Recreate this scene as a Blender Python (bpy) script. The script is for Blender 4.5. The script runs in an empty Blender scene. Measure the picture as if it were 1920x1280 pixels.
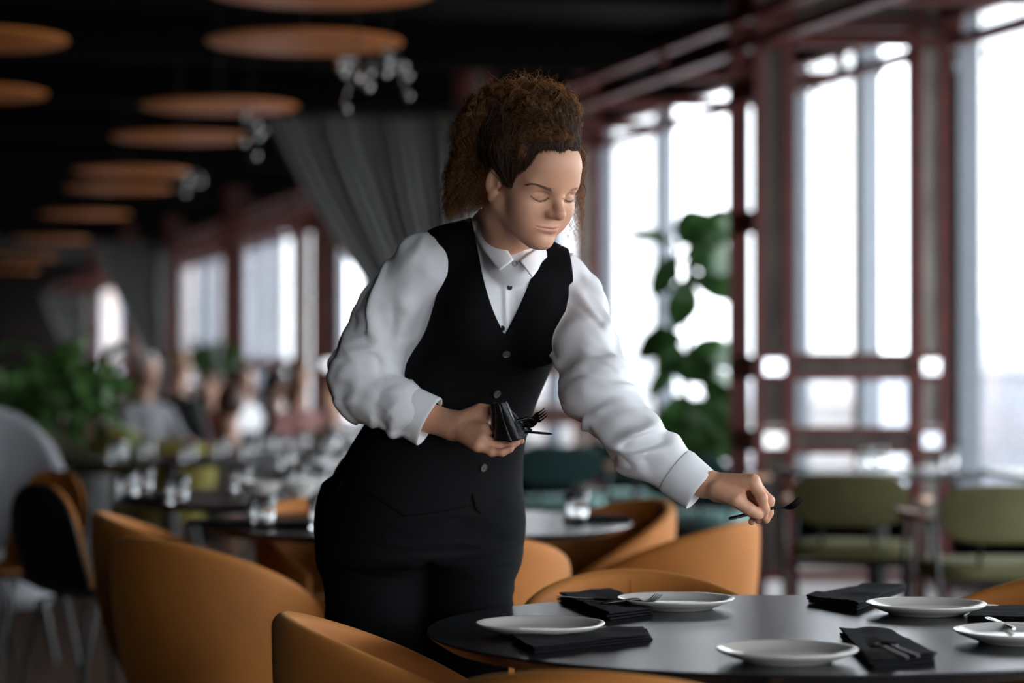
import bpy, bmesh, math, random
import numpy as np
from mathutils import Vector, Matrix, Euler, Quaternion, noise as mnoise
PI = math.pi
S = bpy.context.scene
COL = S.collection
# ---------------------------------------------------------------- camera
CAM_H = 1.225
FPX = 1920 * 85.0 / 36.0
HOR = 680.0
cam_d = bpy.data.cameras.new('camera'); cam = bpy.data.objects.new('camera', cam_d); COL.objects.link(cam)
cam_d.lens = 85.0; cam_d.sensor_width = 36.0
cam.location = (0, 0, CAM_H)
cam.rotation_euler = (PI/2 + math.atan((HOR-640.0)/FPX), 0, 0)
cam_d.clip_start = 0.05; cam_d.clip_end = 3000
cam_d.dof.use_dof = True; cam_d.dof.focus_distance = 4.54; cam_d.dof.aperture_fstop = 2.0; cam_d.dof.aperture_blades = 0
S.camera = cam
# ---------------------------------------------------------------- sky, daylight, exposure
S.view_settings.view_transform = 'Standard'; S.view_settings.look = 'None'
S.view_settings.gamma = 1.0; S.view_settings.use_curve_mapping = False
S.view_settings.exposure = 2.5
try:
    S.cycles.use_denoising = True
    S.cycles.max_bounces = 10; S.cycles.diffuse_bounces = 4; S.cycles.glossy_bounces = 4
    S.cycles.transmission_bounces = 6; S.cycles.transparent_max_bounces = 16
    S.cycles.caustics_reflective = False; S.cycles.caustics_refractive = False
    S.cycles.sample_clamp_indirect = 4.0
except Exception:
    pass
wd = bpy.data.worlds.new('overcast_sky'); S.world = wd; wd.use_nodes = True
_n = wd.node_tree.nodes; _l = wd.node_tree.links
_bg = _n['Background']; _tc = _n.new('ShaderNodeTexCoord'); _sx = _n.new('ShaderNodeSeparateXYZ'); _cr = _n.new('ShaderNodeValToRGB')
_l.new(_tc.outputs['Generated'], _sx.inputs[0]); _l.new(_sx.outputs['Z'], _cr.inputs[0]); _l.new(_cr.outputs[0], _bg.inputs['Color'])
_cr.color_ramp.elements[0].position = 0.0; _cr.color_ramp.elements[0].color = (0.80, 0.84, 0.88, 1)
_cr.color_ramp.elements[1].position = 0.35; _cr.color_ramp.elements[1].color = (0.90, 0.95, 1.0, 1)
_bg.inputs['Strength'].default_value = 1.35

# window wall on the right: a vertical plane through (WX(Y), Y), heading slightly left as it recedes
WD = Vector((-0.262, 0.965, 0)).normalized()          # along the wall, away from the camera
WN = Vector((-WD.y, WD.x, 0))                          # into the room (left)
def WX(Y): return 2.37 - 0.2715*(Y-14.5)
def WP(Y, off=0.0, z=0.0):
    p = Vector((WX(Y), Y, 0)) + WN*off; p.z = z; return p
SILL_Z = 0.42; HEAD_Z = 3.30; CEIL_Z = 3.75
Y_BACK = -4.0; Y_END = 62.0
def portal(name, loc, rot, sx, sy):
    ld = bpy.data.lights.new(name, 'AREA'); ld.shape = 'RECTANGLE'; ld.size = sx; ld.size_y = sy
    ld.cycles.is_portal = True
    o = bpy.data.objects.new(name, ld); COL.objects.link(o); o.location = loc; o.rotation_euler = rot
    return o
def _portal_wall(y0, y1, i):
    a = WP(y0); b = WP(y1); c = (a+b)/2 - WN*0.25; c.z = (SILL_Z+HEAD_Z)/2
    q = WN.to_track_quat('-Z', 'Z')
    portal('daylight_portal', c, q.to_euler(), (b-a).length, HEAD_Z-SILL_Z)
_portal_wall(Y_BACK+0.4, 12.0, 0); _portal_wall(12.0, 24.0, 1); _portal_wall(24.0, 44.0, 2)

# ---------------------------------------------------------------- helpers
def at(u, v, Y):                       # a point of the photograph at distance Y
    return Vector(((u-960.0)/FPX*Y, Y, CAM_H-(v-HOR)/FPX*Y))
def onz(u, v, z):                      # a point of the photograph on the level z
    Y = (CAM_H-z)*FPX/(v-HOR); return Vector(((u-960.0)/FPX*Y, Y, z))
def tag(o, label=None, cat=None, group=None, kind=None):
    if label: o['label'] = label
    if cat: o['category'] = cat
    if group: o['group'] = group
    if kind: o['kind'] = kind
    return o
def empty(name, loc=(0, 0, 0), rz=0.0):
    o = bpy.data.objects.new(name, None); COL.objects.link(o); o.empty_display_size = 0.1
    o.location = loc; o.rotation_euler = (0, 0, rz); return o
def copy_tree(o, parent=None):
    c = o.copy(); COL.objects.link(c)
    if parent: c.parent = parent
    for ch in list(o.children): copy_tree(ch, c)
    return c
class MB:
    """collects shapes into ONE mesh"""
    def __init__(s): s.v = []; s.f = []
    def add(s, vs, fs, M=None):
        b = len(s.v)
        for p in vs:
            s.v.append(tuple(M @ Vector(p)) if M is not None else tuple(p))
        for f in fs: s.f.append([i+b for i in f])
        return s
    def box(s, lo, hi, M=None):
        x0, y0, z0 = lo; x1, y1, z1 = hi
        vs = [(x0,y0,z0),(x1,y0,z0),(x1,y1,z0),(x0,y1,z0),(x0,y0,z1),(x1,y0,z1),(x1,y1,z1),(x0,y1,z1)]
        return s.add(vs, [(0,3,2,1),(4,5,6,7),(0,1,5,4),(1,2,6,5),(2,3,7,6),(3,0,4,7)], M)
    def bar(s, a, b, w, d, up=(0,0,1)):
        a = Vector(a); b = Vector(b); t = (b-a); L = t.length; t.normalize()
        u = Vector(up)
        if abs(t.dot(u)) > 0.98: u = Vector((0,1,0)) if abs(t.y) < .9 else Vector((1,0,0))
        x = t.cross(u).normalized(); y = x.cross(t)
        M = Matrix(((x.x,y.x,t.x,a.x),(x.y,y.y,t.y,a.y),(x.z,y.z,t.z,a.z),(0,0,0,1)))
        return s.box((-w/2,-d/2,0), (w/2,d/2,L), M)
    def loft(s, rings, cap=True, closed=False):
        n = len(rings[0]); b = len(s.v)
        for r in rings: s.v.extend(tuple(p) for p in r)
        m = len(rings)
        for i in range(m if closed else m-1):
            j = (i+1) % m
            for k in range(n):
                k2 = (k+1) % n
                s.f.append([b+i*n+k, b+i*n+k2, b+j*n+k2, b+j*n+k])
        if cap and not closed:
            s.f.append([b+k for k in range(n)][::-1]); s.f.append([b+(m-1)*n+k for k in range(n)])
        return s
    def tube(s, pts, r, n=10, closed=False, flat=1.0):
        pts = [Vector(p) for p in pts]; m = len(pts); rings = []
        rr = r if hasattr(r, '__len__') else [r]*m
        t0 = None; u = None
        for i in range(m):
            t = (pts[(i+1) % m]-pts[i-1]) if closed else (pts[min(i+1, m-1)]-pts[max(i-1, 0)])
            t.normalize()
            if u is None:
                ref = Vector((0,0,1)) if abs(t.z) < .9 else Vector((0,1,0))
                u = (ref - t*ref.dot(t)).normalized()
            else:
                u = (u - t*u.dot(t)).normalized()
            w = t.cross(u)
            rings.append([pts[i] + (u*math.cos(2*PI*k/n)*flat + w*math.sin(2*PI*k/n))*rr[i] for k in range(n)])
        return s.loft(rings, cap=True, closed=closed)
    def lathe(s, prof, n=32, M=None):
        vs = []; fs = []
        for (r, z) in prof:
            for k in range(n): vs.append((r*math.cos(2*PI*k/n), r*math.sin(2*PI*k/n), z))
        for i in range(len(prof)-1):
            for k in range(n):
                k2 = (k+1) % n; fs.append((i*n+k, i*n+k2, (i+1)*n+k2, (i+1)*n+k))
        return s.add(vs, fs, M)
    def grid(s, fn, nu, nv, wrap=False):
        b = len(s.v)
        for i in range(nu):
            for j in range(nv): s.v.append(tuple(fn(i/(nu if wrap else nu-1), j/(nv-1))))
        for i in range(nu if wrap else nu-1):
            i2 = (i+1) % nu
            for j in range(nv-1): s.f.append([b+i*nv+j, b+i2*nv+j, b+i2*nv+j+1, b+i*nv+j+1])
        return s
    def build(s, name, m, parent=None, smooth=True, bevel=0, seg=2, angle=40, solid=0, sub=0):
        me = bpy.data.meshes.new(name); me.from_pydata(s.v, [], s.f); me.update()
        bm = bmesh.new(); bm.from_mesh(me); bmesh.ops.remove_doubles(bm, verts=bm.verts, dist=1e-6)
        bmesh.ops.recalc_face_normals(bm, faces=bm.faces)
        bm.to_mesh(me); bm.free()
        return link(name, me, m, parent, smooth, bevel, seg, angle, solid, sub)
def link(name, me, m, parent=None, smooth=True, bevel=0, seg=2, angle=40, solid=0, sub=0):
    o = bpy.data.objects.new(name, me); COL.objects.link(o)
    if m is not None: me.materials.append(m)
    if smooth:
        me.polygons.foreach_set('use_smooth', [True]*len(me.polygons))
        try: me.set_sharp_from_angle(angle=math.radians(angle))
        except Exception: pass
    if solid:
        md = o.modifiers.new('thickness', 'SOLIDIFY'); md.thickness = solid; md.offset = 0
    if bevel:
        md = o.modifiers.new('bevel', 'BEVEL'); md.width = bevel; md.segments = seg; md.limit_method = 'ANGLE'
    if sub:
        md = o.modifiers.new('smooth', 'SUBSURF'); md.levels = sub; md.render_levels = sub
    if parent is not None: o.parent = parent
    return o
def mat(name, col, rough=.5, metal=0., spec=.5, var=0., vscale=8., bump=0., bscale=60., sheen=0., sheen_col=None, coat=0., sss=0., emit=None, estr=0., stretch=None, detail=3):
    m = bpy.data.materials.new(name); m.use_nodes = True
    N = m.node_tree.nodes; L = m.node_tree.links; P = N['Principled BSDF']
    P.inputs['Base Color'].default_value = (*col, 1); P.inputs['Roughness'].default_value = rough
    P.inputs['Metallic'].default_value = metal; P.inputs['Specular IOR Level'].default_value = spec
    if sheen:
        P.inputs['Sheen Weight'].default_value = sheen; P.inputs['Sheen Roughness'].default_value = .4
        P.inputs['Sheen Tint'].default_value = (*(sheen_col or col), 1)
    if coat: P.inputs['Coat Weight'].default_value = coat; P.inputs['Coat Roughness'].default_value = .1
    if sss:
        P.inputs['Subsurface Weight'].default_value = sss; P.inputs['Subsurface Radius'].default_value = (1., .35, .18); P.inputs['Subsurface Scale'].default_value = .012
    if emit: P.inputs['Emission Color'].default_value = (*emit, 1); P.inputs['Emission Strength'].default_value = estr
    tc = N.new('ShaderNodeTexCoord'); vec = tc.outputs['Object']
    if stretch:
        mp = N.new('ShaderNodeMapping'); mp.inputs['Scale'].default_value = stretch; L.new(vec, mp.inputs[0]); vec = mp.outputs[0]
    if var:
        t = N.new('ShaderNodeTexNoise'); t.inputs['Scale'].default_value = vscale; t.inputs['Detail'].default_value = detail; L.new(vec, t.inputs['Vector'])
        r = N.new('ShaderNodeMapRange'); r.inputs['From Min'].default_value = .3; r.inputs['From Max'].default_value = .7
        r.inputs['To Min'].default_value = 1-var; r.inputs['To Max'].default_value = 1+var; L.new(t.outputs['Fac'], r.inputs['Value'])
        x = N.new('ShaderNodeMix'); x.data_type = 'RGBA'; x.blend_type = 'MULTIPLY'; x.inputs[0].default_value = 1
        x.inputs[6].default_value = (*col, 1); L.new(r.outputs[0], x.inputs[7]); L.new(x.outputs[2], P.inputs['Base Color'])
    if bump:
        t = N.new('ShaderNodeTexNoise'); t.inputs['Scale'].default_value = bscale; t.inputs['Detail'].default_value = 4; L.new(vec, t.inputs['Vector'])
        b = N.new('ShaderNodeBump'); b.inputs['Strength'].default_value = bump; b.inputs['Distance'].default_value = .01
        L.new(t.outputs['Fac'], b.inputs['Height']); L.new(b.outputs[0], P.inputs['Normal'])
    return m
def glass_mat(name, tint=(1,1,1), gloss=.1, rough=.02):
    m = bpy.data.materials.new(name); m.use_nodes = True; N = m.node_tree.nodes; L = m.node_tree.links
    N.remove(N['Principled BSDF']); out = N['Material Output']
    t = N.new('ShaderNodeBsdfTransparent'); t.inputs[0].default_value = (*tint, 1)
    g = N.new('ShaderNodeBsdfGlossy'); g.inputs['Roughness'].default_value = rough
    fr = N.new('ShaderNodeFresnel'); fr.inputs[0].default_value = 1.45
    mr = N.new('ShaderNodeMath'); mr.operation = 'MULTIPLY'; mr.inputs[1].default_value = gloss*10
    L.new(fr.outputs[0], mr.inputs[0]); mr.use_clamp = True
    mx = N.new('ShaderNodeMixShader'); L.new(mr.outputs[0], mx.inputs[0]); L.new(t.outputs[0], mx.inputs[1]); L.new(g.outputs[0], mx.inputs[2]); L.new(mx.outputs[0], out.inputs[0])
    return m
M = {}
M['floor'] = mat('dark_timber_floor', (.075,.045,.030), .45, var=.3, vscale=3, stretch=(1,.15,1), bump=.1, bscale=20)
M['ceiling'] = mat('black_painted_ceiling', (.004,.0032,.003), .9, var=.3, spec=.1)
M['wall_dark'] = mat('dark_brown_wall', (.007,.0055,.005), .9, spec=.1, var=.3, vscale=3)
M['mullion'] = mat('grey_aluminium', (.16,.18,.21), .45, var=.05)
M['sill'] = mat('pale_window_sill', (.62,.60,.60), .4, var=.08)
M['pane'] = glass_mat('window_glass', (.97,.99,1.), .06)
M['red_steel'] = mat('oxide_red_steel', (.17,.034,.026), .45, var=.3, vscale=6, bump=.15, bscale=40)
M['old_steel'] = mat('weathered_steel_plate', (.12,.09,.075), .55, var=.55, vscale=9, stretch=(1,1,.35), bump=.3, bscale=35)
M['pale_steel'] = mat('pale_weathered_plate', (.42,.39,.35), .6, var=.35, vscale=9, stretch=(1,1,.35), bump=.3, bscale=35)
M['curtain'] = mat('grey_curtain', (.27,.27,.265), .85, var=.1, sheen=.3)
M['orange'] = mat('orange_lamp_shade', (.78,.235,.02), .32, var=.12, vscale=3)
M['black_metal'] = mat('black_metal', (.012,.012,.013), .4)
M['amber'] = mat('amber_velvet', (.43,.148,.022), .75, var=.14, vscale=5, sheen=.3, sheen_col=(.9,.5,.2), bump=.05, bscale=90)
M['walnut'] = mat('walnut_wood', (.12,.05,.022), .45, var=.35, vscale=10, stretch=(1,1,.15))
M['oak'] = mat('oak_wood', (.42,.20,.10), .4, var=.25, vscale=10, stretch=(1,1,.2))
M['table_black'] = mat('black_table_top', (.013,.014,.016), .26, var=.25, vscale=14, bump=.02, bscale=120, spec=.6)
M['plate'] = mat('ivory_stoneware', (.80,.77,.72), .14, var=.03, spec=.6)
M['napkin'] = mat('black_linen', (.006,.006,.008), .9, bump=.25, bscale=300, spec=.15)
M['black_steel'] = mat('black_polished_steel', (.02,.02,.022), .22, metal=.7)
M['steel'] = mat('polished_steel', (.6,.6,.6), .15, metal=1)
M['olive'] = mat('olive_fabric', (.115,.11,.042), .8, var=.1, sheen=.3, bump=.05, bscale=200)
M['teal'] = mat('teal_fabric', (.022,.075,.075), .8, var=.1, sheen=.15)
M['mint'] = mat('pale_teal_seat', (.22,.40,.38), .7, var=.06)
M['grey_fabric'] = mat('pale_grey_fabric', (.36,.36,.38), .9, var=.08, bump=.1, bscale=200)
M['mustard'] = mat('mustard_fabric', (.27,.225,.035), .8, var=.1)
M['leaf'] = mat('fig_leaf', (.035,.115,.022), .4, var=.3, vscale=6)
M['leaf2'] = mat('bush_leaf', (.05,.13,.025), .45, var=.4, vscale=5)
M['stem'] = mat('plant_stem', (.10,.075,.04), .8, var=.2)
M['pot'] = mat('dark_planter', (.05,.05,.05), .7, var=.15)
M['clear'] = mat('drinking_glass', (.97,.98,.98), .0)
_P = M['clear'].node_tree.nodes['Principled BSDF']; _P.inputs['Transmission Weight'].default_value = 1.0; _P.inputs['IOR'].default_value = 1.45
# ---------------------------------------------------------------- soft-body modelling: distance fields meshed with surface nets
f32 = np.float32
def V3(p): return np.array(p, dtype=f32)
def n_len(a): return np.sqrt(np.einsum('ij,ij->i', a, a))
def s_cone(P, a, b, r1, r2):
    a = V3(a); b = V3(b); ba = b-a; l2 = float(ba @ ba); h = np.clip(((P-a) @ ba)/l2, 0, 1)
    return n_len(P-a-h[:, None]*ba) - (r1+(r2-r1)*h)
def s_ball(P, c, r): return n_len(P-V3(c)) - r
def s_ell(P, c, r, R=None):
    q = P-V3(c)
    if R is not None: q = q @ R              # columns of R = local axes in world
    r = V3(r); k0 = n_len(q/r); k1 = n_len(q/(r*r)); return k0*(k0-1)/np.maximum(k1, 1e-9)
def smin(a, b, k):
    h = np.maximum(k-np.abs(a-b), 0)/k; return np.minimum(a, b) - h*h*h*k/6
def smax(a, b, k): return -smin(-a, -b, k)
_rs = np.random.RandomState(7); _lat = _rs.rand(64, 64, 64).astype(f32)
def vnoise(P, s):
    q = P*f32(s)+f32(100.0) if np.isscalar(s) else P*V3(s)+f32(100.0)
    i = np.floor(q).astype(np.int32); f = (q-i).astype(f32); f = f*f*(3-2*f); i &= 63; j = (i+1) & 63
    L = _lat; x0, y0, z0 = i.T; x1, y1, z1 = j.T; fx, fy, fz = f.T
    a = L[x0,y0,z0]*(1-fx)+L[x1,y0,z0]*fx; b = L[x0,y1,z0]*(1-fx)+L[x1,y1,z0]*fx
    c = L[x0,y0,z1]*(1-fx)+L[x1,y0,z1]*fx; d = L[x0,y1,z1]*(1-fx)+L[x1,y1,z1]*fx
    return (a*(1-fy)+b*fy)*(1-fz)+(c*(1-fy)+d*fy)*fz
def surface(fn, lo, hi, h, B=8, newton=2, slack=1.35):
    """mesh of fn = 0 inside the box, evaluated only in blocks near the surface"""
    lo = np.array(lo, float); hi = np.array(hi, float)
    nb = np.ceil((hi-lo)/(h*B)).astype(int); n = nb*B+1
    bc = np.stack(np.meshgrid(*[np.arange(k) for k in nb], indexing='ij'), -1).reshape(-1, 3)
    cen = (lo+(bc+.5)*B*h).astype(f32)
    d = np.concatenate([fn(c) for c in np.array_split(cen, max(1, len(cen)//200000))])
    near = np.abs(d) < B*h*.87*slack+h
    D = np.empty(n, f32); D[:] = 1.0
    for (x, y, z), dd in zip(bc[~near], d[~near]):
        if dd < 0: D[x*B:x*B+B+1, y*B:y*B+B+1, z*B:z*B+B+1] = -1.0
    nbk = bc[near]; st = np.stack(np.meshgrid(*[np.arange(B+1)]*3, indexing='ij'), -1).reshape(-1, 3)
    step = max(1, 400000//len(st))
    for s in range(0, len(nbk), step):
        blk = nbk[s:s+step]; idx = (blk[:, None, :]*B+st[None]).reshape(-1, 3)
        D[idx[:, 0], idx[:, 1], idx[:, 2]] = fn((lo+idx*h).astype(f32))
    S_ = D < 0
    cs = np.zeros(n-1, np.int8); cnt = np.zeros(n-1, np.int8); acc = np.zeros((*(n-1), 3), f32)
    for dx in (0, 1):
        for dy in (0, 1):
            for dz in (0, 1): cs += S_[dx:n[0]-1+dx, dy:n[1]-1+dy, dz:n[2]-1+dz]
    act = np.argwhere((cs > 0) & (cs < 8)); pos = np.zeros((len(act), 3), f32); c = np.zeros(len(act), f32)
    cor = [(i, j, k) for i in (0, 1) for j in (0, 1) for k in (0, 1)]
    for a in cor:
        for ax in range(3):
            if a[ax]: continue
            b = list(a); b[ax] = 1
            da = D[act[:, 0]+a[0], act[:, 1]+a[1], act[:, 2]+a[2]]; db = D[act[:, 0]+b[0], act[:, 1]+b[1], act[:, 2]+b[2]]
            m = (da < 0) != (db < 0); t = np.where(m, da/np.where(m, da-db, 1), 0)
            p = np.tile(np.array(a, f32), (len(act), 1)); p[:, ax] = t; pos += p*m[:, None]; c += m
    vid = -np.ones(n-1, np.int64); vid[act[:, 0], act[:, 1], act[:, 2]] = np.arange(len(act))
    V = (lo+(act+pos/np.maximum(c, 1)[:, None])*h).astype(f32)
    F = []
    for ax in range(3):
        sl = [slice(1, n[k]-1) for k in range(3)]; sl[ax] = slice(0, n[ax]-1); s2 = list(sl); s2[ax] = slice(1, n[ax])
        A = S_[tuple(sl)]; Bq = S_[tuple(s2)]; e = np.argwhere(A != Bq)
        off = np.array([1, 1, 1]); off[ax] = 0; e = e+off
        u, v = [(1, 2), (2, 0), (0, 1)][ax]
        def cell(du, dv):
            q = e.copy(); q[:, u] -= du; q[:, v] -= dv; return vid[q[:, 0], q[:, 1], q[:, 2]]
        q = np.stack([cell(1, 1), cell(0, 1), cell(0, 0), cell(1, 0)], 1)
        flip = ~S_[e[:, 0], e[:, 1], e[:, 2]]; q[flip] = q[flip][:, ::-1]; F.append(q)
    F = np.concatenate(F); F = F[(F >= 0).all(1)]
    for it in range(newton):
        for s in range(0, len(V), 200000):
            P = V[s:s+200000]; e = f32(h*.35); d0 = fn(P)
            g = np.stack([fn(P+V3((e,0,0)))-d0, fn(P+V3((0,e,0)))-d0, fn(P+V3((0,0,e)))-d0], 1)/e
            gl = np.einsum('ij,ij->i', g, g); stp = -(d0/np.maximum(gl, .25))[:, None]*g
            V[s:s+200000] = P+np.clip(stp, -h*.5, h*.5)
    return V, F
def to_mesh(name, V, F, origin=(0, 0, 0)):
    me = bpy.data.meshes.new(name); V = V-np.array(origin, f32)
    me.vertices.add(len(V)); me.vertices.foreach_set('co', V.astype(f32).ravel())
    k = F.shape[1]; me.loops.add(len(F)*k); me.loops.foreach_set('vertex_index', F.astype(np.int32).ravel())
    me.polygons.add(len(F)); me.polygons.foreach_set('loop_start', np.arange(0, len(F)*k, k, dtype=np.int32)); me.polygons.foreach_set('loop_total', np.full(len(F), k, np.int32))
    me.update(calc_edges=True); me.validate(); return me
def drop_part(V, F, keep):
    """keep only faces whose corners all satisfy keep"""
    m = keep[F].all(1); F = F[m]; used = np.unique(F); mp = -np.ones(len(V), np.int64); mp[used] = np.arange(len(used)); return V[used], mp[F]
def join_nets(parts):
    vs = []; fs = []; b = 0
    for V, F in parts: vs.append(V); fs.append(F+b); b += len(V)
    return np.concatenate(vs), np.concatenate(fs)
def uv_of(P): return 960+P[:, 0]/P[:, 1]*FPX, HOR-(P[:, 2]-CAM_H)/P[:, 1]*FPX
def poly_sd(u, v, poly):
    """signed distance (pixels of the photograph) to a closed outline, negative inside"""
    d = np.full(len(u), 1e9, f32); ins = np.zeros(len(u), bool); k = len(poly)
    for i in range(k):
        (x0, y0), (x1, y1) = poly[i], poly[(i+1) % k]; ex, ey = x1-x0, y1-y0
        t = np.clip(((u-x0)*ex+(v-y0)*ey)/(ex*ex+ey*ey+1e-9), 0, 1); dx = u-x0-t*ex; dy = v-y0-t*ey
        d = np.minimum(d, dx*dx+dy*dy)
        c = ((y0 > v) != (y1 > v)) & (u < (x1-x0)*(v-y0)/((y1-y0) if y1 != y0 else 1e-9)+x0); ins ^= c
    d = np.sqrt(d); return np.where(ins, -d, d).astype(f32)
def smooth_poly(pts, n=8):
    """Catmull-Rom through points (open)"""
    P = [np.array(p, float) for p in pts]; P = [2*P[0]-P[1]]+P+[2*P[-1]-P[-2]]; out = []
    for i in range(1, len(P)-2):
        for k in range(n):
            t = k/n; a, b, c, d = P[i-1:i+3]
            out.append(tuple(.5*((2*b)+(-a+c)*t+(2*a-5*b+4*c-d)*t*t+(-a+3*b-3*c+d)*t**3)))
    out.append(tuple(P[-2])); return out
# ---------------------------------------------------------------- the room
def struct(o): o['kind'] = 'structure'; return o
LOFF = 15.0                                             # room depth, window wall to inner wall
def quad_wall(name, a, b, z0, z1, th, m):
    """upright slab from plan point a to b, thickness th to the right of a->b"""
    a = Vector(a); b = Vector(b); t = (b-a).normalized(); n = Vector((t.y, -t.x, 0))
    mb = MB(); vs = []
    for z in (z0, z1):
        for p in (a, b, b+n*th, a+n*th): vs.append((p.x, p.y, z))
    mb.add(vs, [(0,1,2,3),(4,7,6,5),(0,4,5,1),(1,5,6,2),(2,6,7,3),(3,7,4,0)])
    return struct(mb.build(name, m, smooth=False))
cr = [WP(Y_BACK, -.3), WP(Y_END, -.3), WP(Y_END, LOFF), WP(Y_BACK, LOFF)]
def slab(name, z0, z1, m, pts):
    mb = MB(); vs = [(p.x, p.y, z0) for p in pts]+[(p.x, p.y, z1) for p in pts]
    mb.add(vs, [(0,1,2,3),(4,7,6,5),(0,4,5,1),(1,5,6,2),(2,6,7,3),(3,7,4,0)])
    return struct(mb.build(name, m, smooth=False))
slab('floor', -.12, 0, M['floor'], cr)
slab('ceiling', CEIL_Z, CEIL_Z+.15, M['ceiling'], cr)
quad_wall('wall_right', WP(Y_BACK), WP(Y_END), 0, SILL_Z, .22, M['wall_dark'])
quad_wall('wall_right_bulkhead', WP(Y_BACK), WP(Y_END), HEAD_Z, CEIL_Z, .22, M['wall_dark'])
quad_wall('trim_1', WP(Y_BACK, .10), WP(Y_END, .10), SILL_Z, SILL_Z+.035, .32, M['sill'])
quad_wall('wall_end', WP(Y_END, 0), WP(Y_END, LOFF), 0, CEIL_Z, -.2, M['wall_dark'])
# the wall behind the camera gets an added, unseen window for front fill
def wall_with_opening(name, a, b, z0, z1, s0, s1, th, wname):
    a = Vector(a); b = Vector(b); t = (b-a).normalized(); L = (b-a).length; n = Vector((t.y, -t.x, 0))
    q = lambda s, o, z: (*(a+t*s+n*o).xy, z)
    mb = MB()
    def blk(sa, sb, za, zb):
        vs = [q(sa,0,za),q(sb,0,za),q(sb,th,za),q(sa,th,za),q(sa,0,zb),q(sb,0,zb),q(sb,th,zb),q(sa,th,zb)]
        mb.add(vs, [(0,3,2,1),(4,5,6,7),(0,1,5,4),(1,2,6,5),(2,3,7,6),(3,0,4,7)])
    blk(0, s0, 0, CEIL_Z); blk(s1, L, 0, CEIL_Z); blk(s0, s1, 0, z0); blk(s0, s1, z1, CEIL_Z)
    struct(mb.build(name, M['wall_dark'], smooth=False))
    w = struct(empty(wname, (a+t*(s0+s1)/2+n*th/2)))
    k = max(2, int((s1-s0)/1.6)); fr = MB(); o0 = w.location
    for i in range(k+1):
        c = a+t*(s0+(s1-s0)*i/k)+n*th*.5 - o0
        fr.bar((c.x, c.y, z0), (c.x, c.y, z1), .09, .09, up=(t.x,t.y,0))
    fr.build('window_frame', M['mullion'], w, smooth=False)
    g = MB(); p0 = a+t*s0+n*th*.5-o0; p1 = a+t*s1+n*th*.5-o0
    g.add([(p0.x,p0.y,z0),(p1.x,p1.y,z0),(p1.x,p1.y,z1),(p0.x,p0.y,z1)], [(0,1,2,3)])
    g.build('pane', M['pane'], w, smooth=False)
    c = a+t*(s0+s1)/2 + n*(th+.05); c.z = (z0+z1)/2
    portal('daylight_portal', c, (-n).to_track_quat('-Z', 'Z').to_euler(), s1-s0, z1-z0)
bk0 = WP(Y_BACK, LOFF); bk1 = WP(Y_BACK, 0)
wall_with_opening('wall_back', bk0, bk1, .35, 3.3, 8.2, 14.4, .2, 'window_31')  # window_31 is the added, unseen window for front fill
quad_wall('wall_left', WP(Y_END, LOFF), WP(Y_BACK, LOFF), 0, CEIL_Z, .2, M['wall_dark'])
# windows of the right wall, bay by bay: mullion + pane
MU = [-3.9,-2.2,-.7,.8,2.3,3.8,5.3,6.8,8.2,9.6,11.0,12.45,13.9,15.25,16.4,17.47,19.07,20.6,22.1,23.7,25.3,26.9,28.5,30.2,31.8,33.4,35.0,36.6,38.2,39.9,41.6,43.3,45.0,47,49,51,53,55,57,59]
for i in range(len(MU)-1):
    ya, yb = MU[i], MU[i+1]
    w = struct(empty('window_%d' % (i+40 if i > 28 else i+1), WP(ya, -.08, SILL_Z)))
    o0 = w.location; a = WP(ya, -.08, SILL_Z)-o0; b = WP(yb, -.08, SILL_Z)-o0; H = HEAD_Z-SILL_Z
    f = MB(); f.bar(a, a+Vector((0,0,H)), .12, .14, up=WN)
    f.bar(a+Vector((0,0,.03)), b+Vector((0,0,.03)), .06, .08); f.bar(a+Vector((0,0,H-.03)), b+Vector((0,0,H-.03)), .06, .08)
    f.build('window_frame', M['mullion'], w, smooth=False)
    g = MB(); g.add([a, b, b+Vector((0,0,H)), a+Vector((0,0,H))], [(0,1,2,3)])
    g.build('pane', M['pane'], w, smooth=False)
# ceiling beams, dark, across the room
for i, y in enumerate([9.2, 12.2, 15.2, 18.4, 21.4, 24.4, 27.4, 30.4, 33.5, 36.5, 39.5, 43]):
    mb = MB(); a = WP(y, .0, CEIL_Z-.17); b = WP(y, LOFF, CEIL_Z-.17); mb.bar(a, b, .16, .34)
    struct(mb.build('trim_%d' % (i+2), M['ceiling'], smooth=False))
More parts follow.
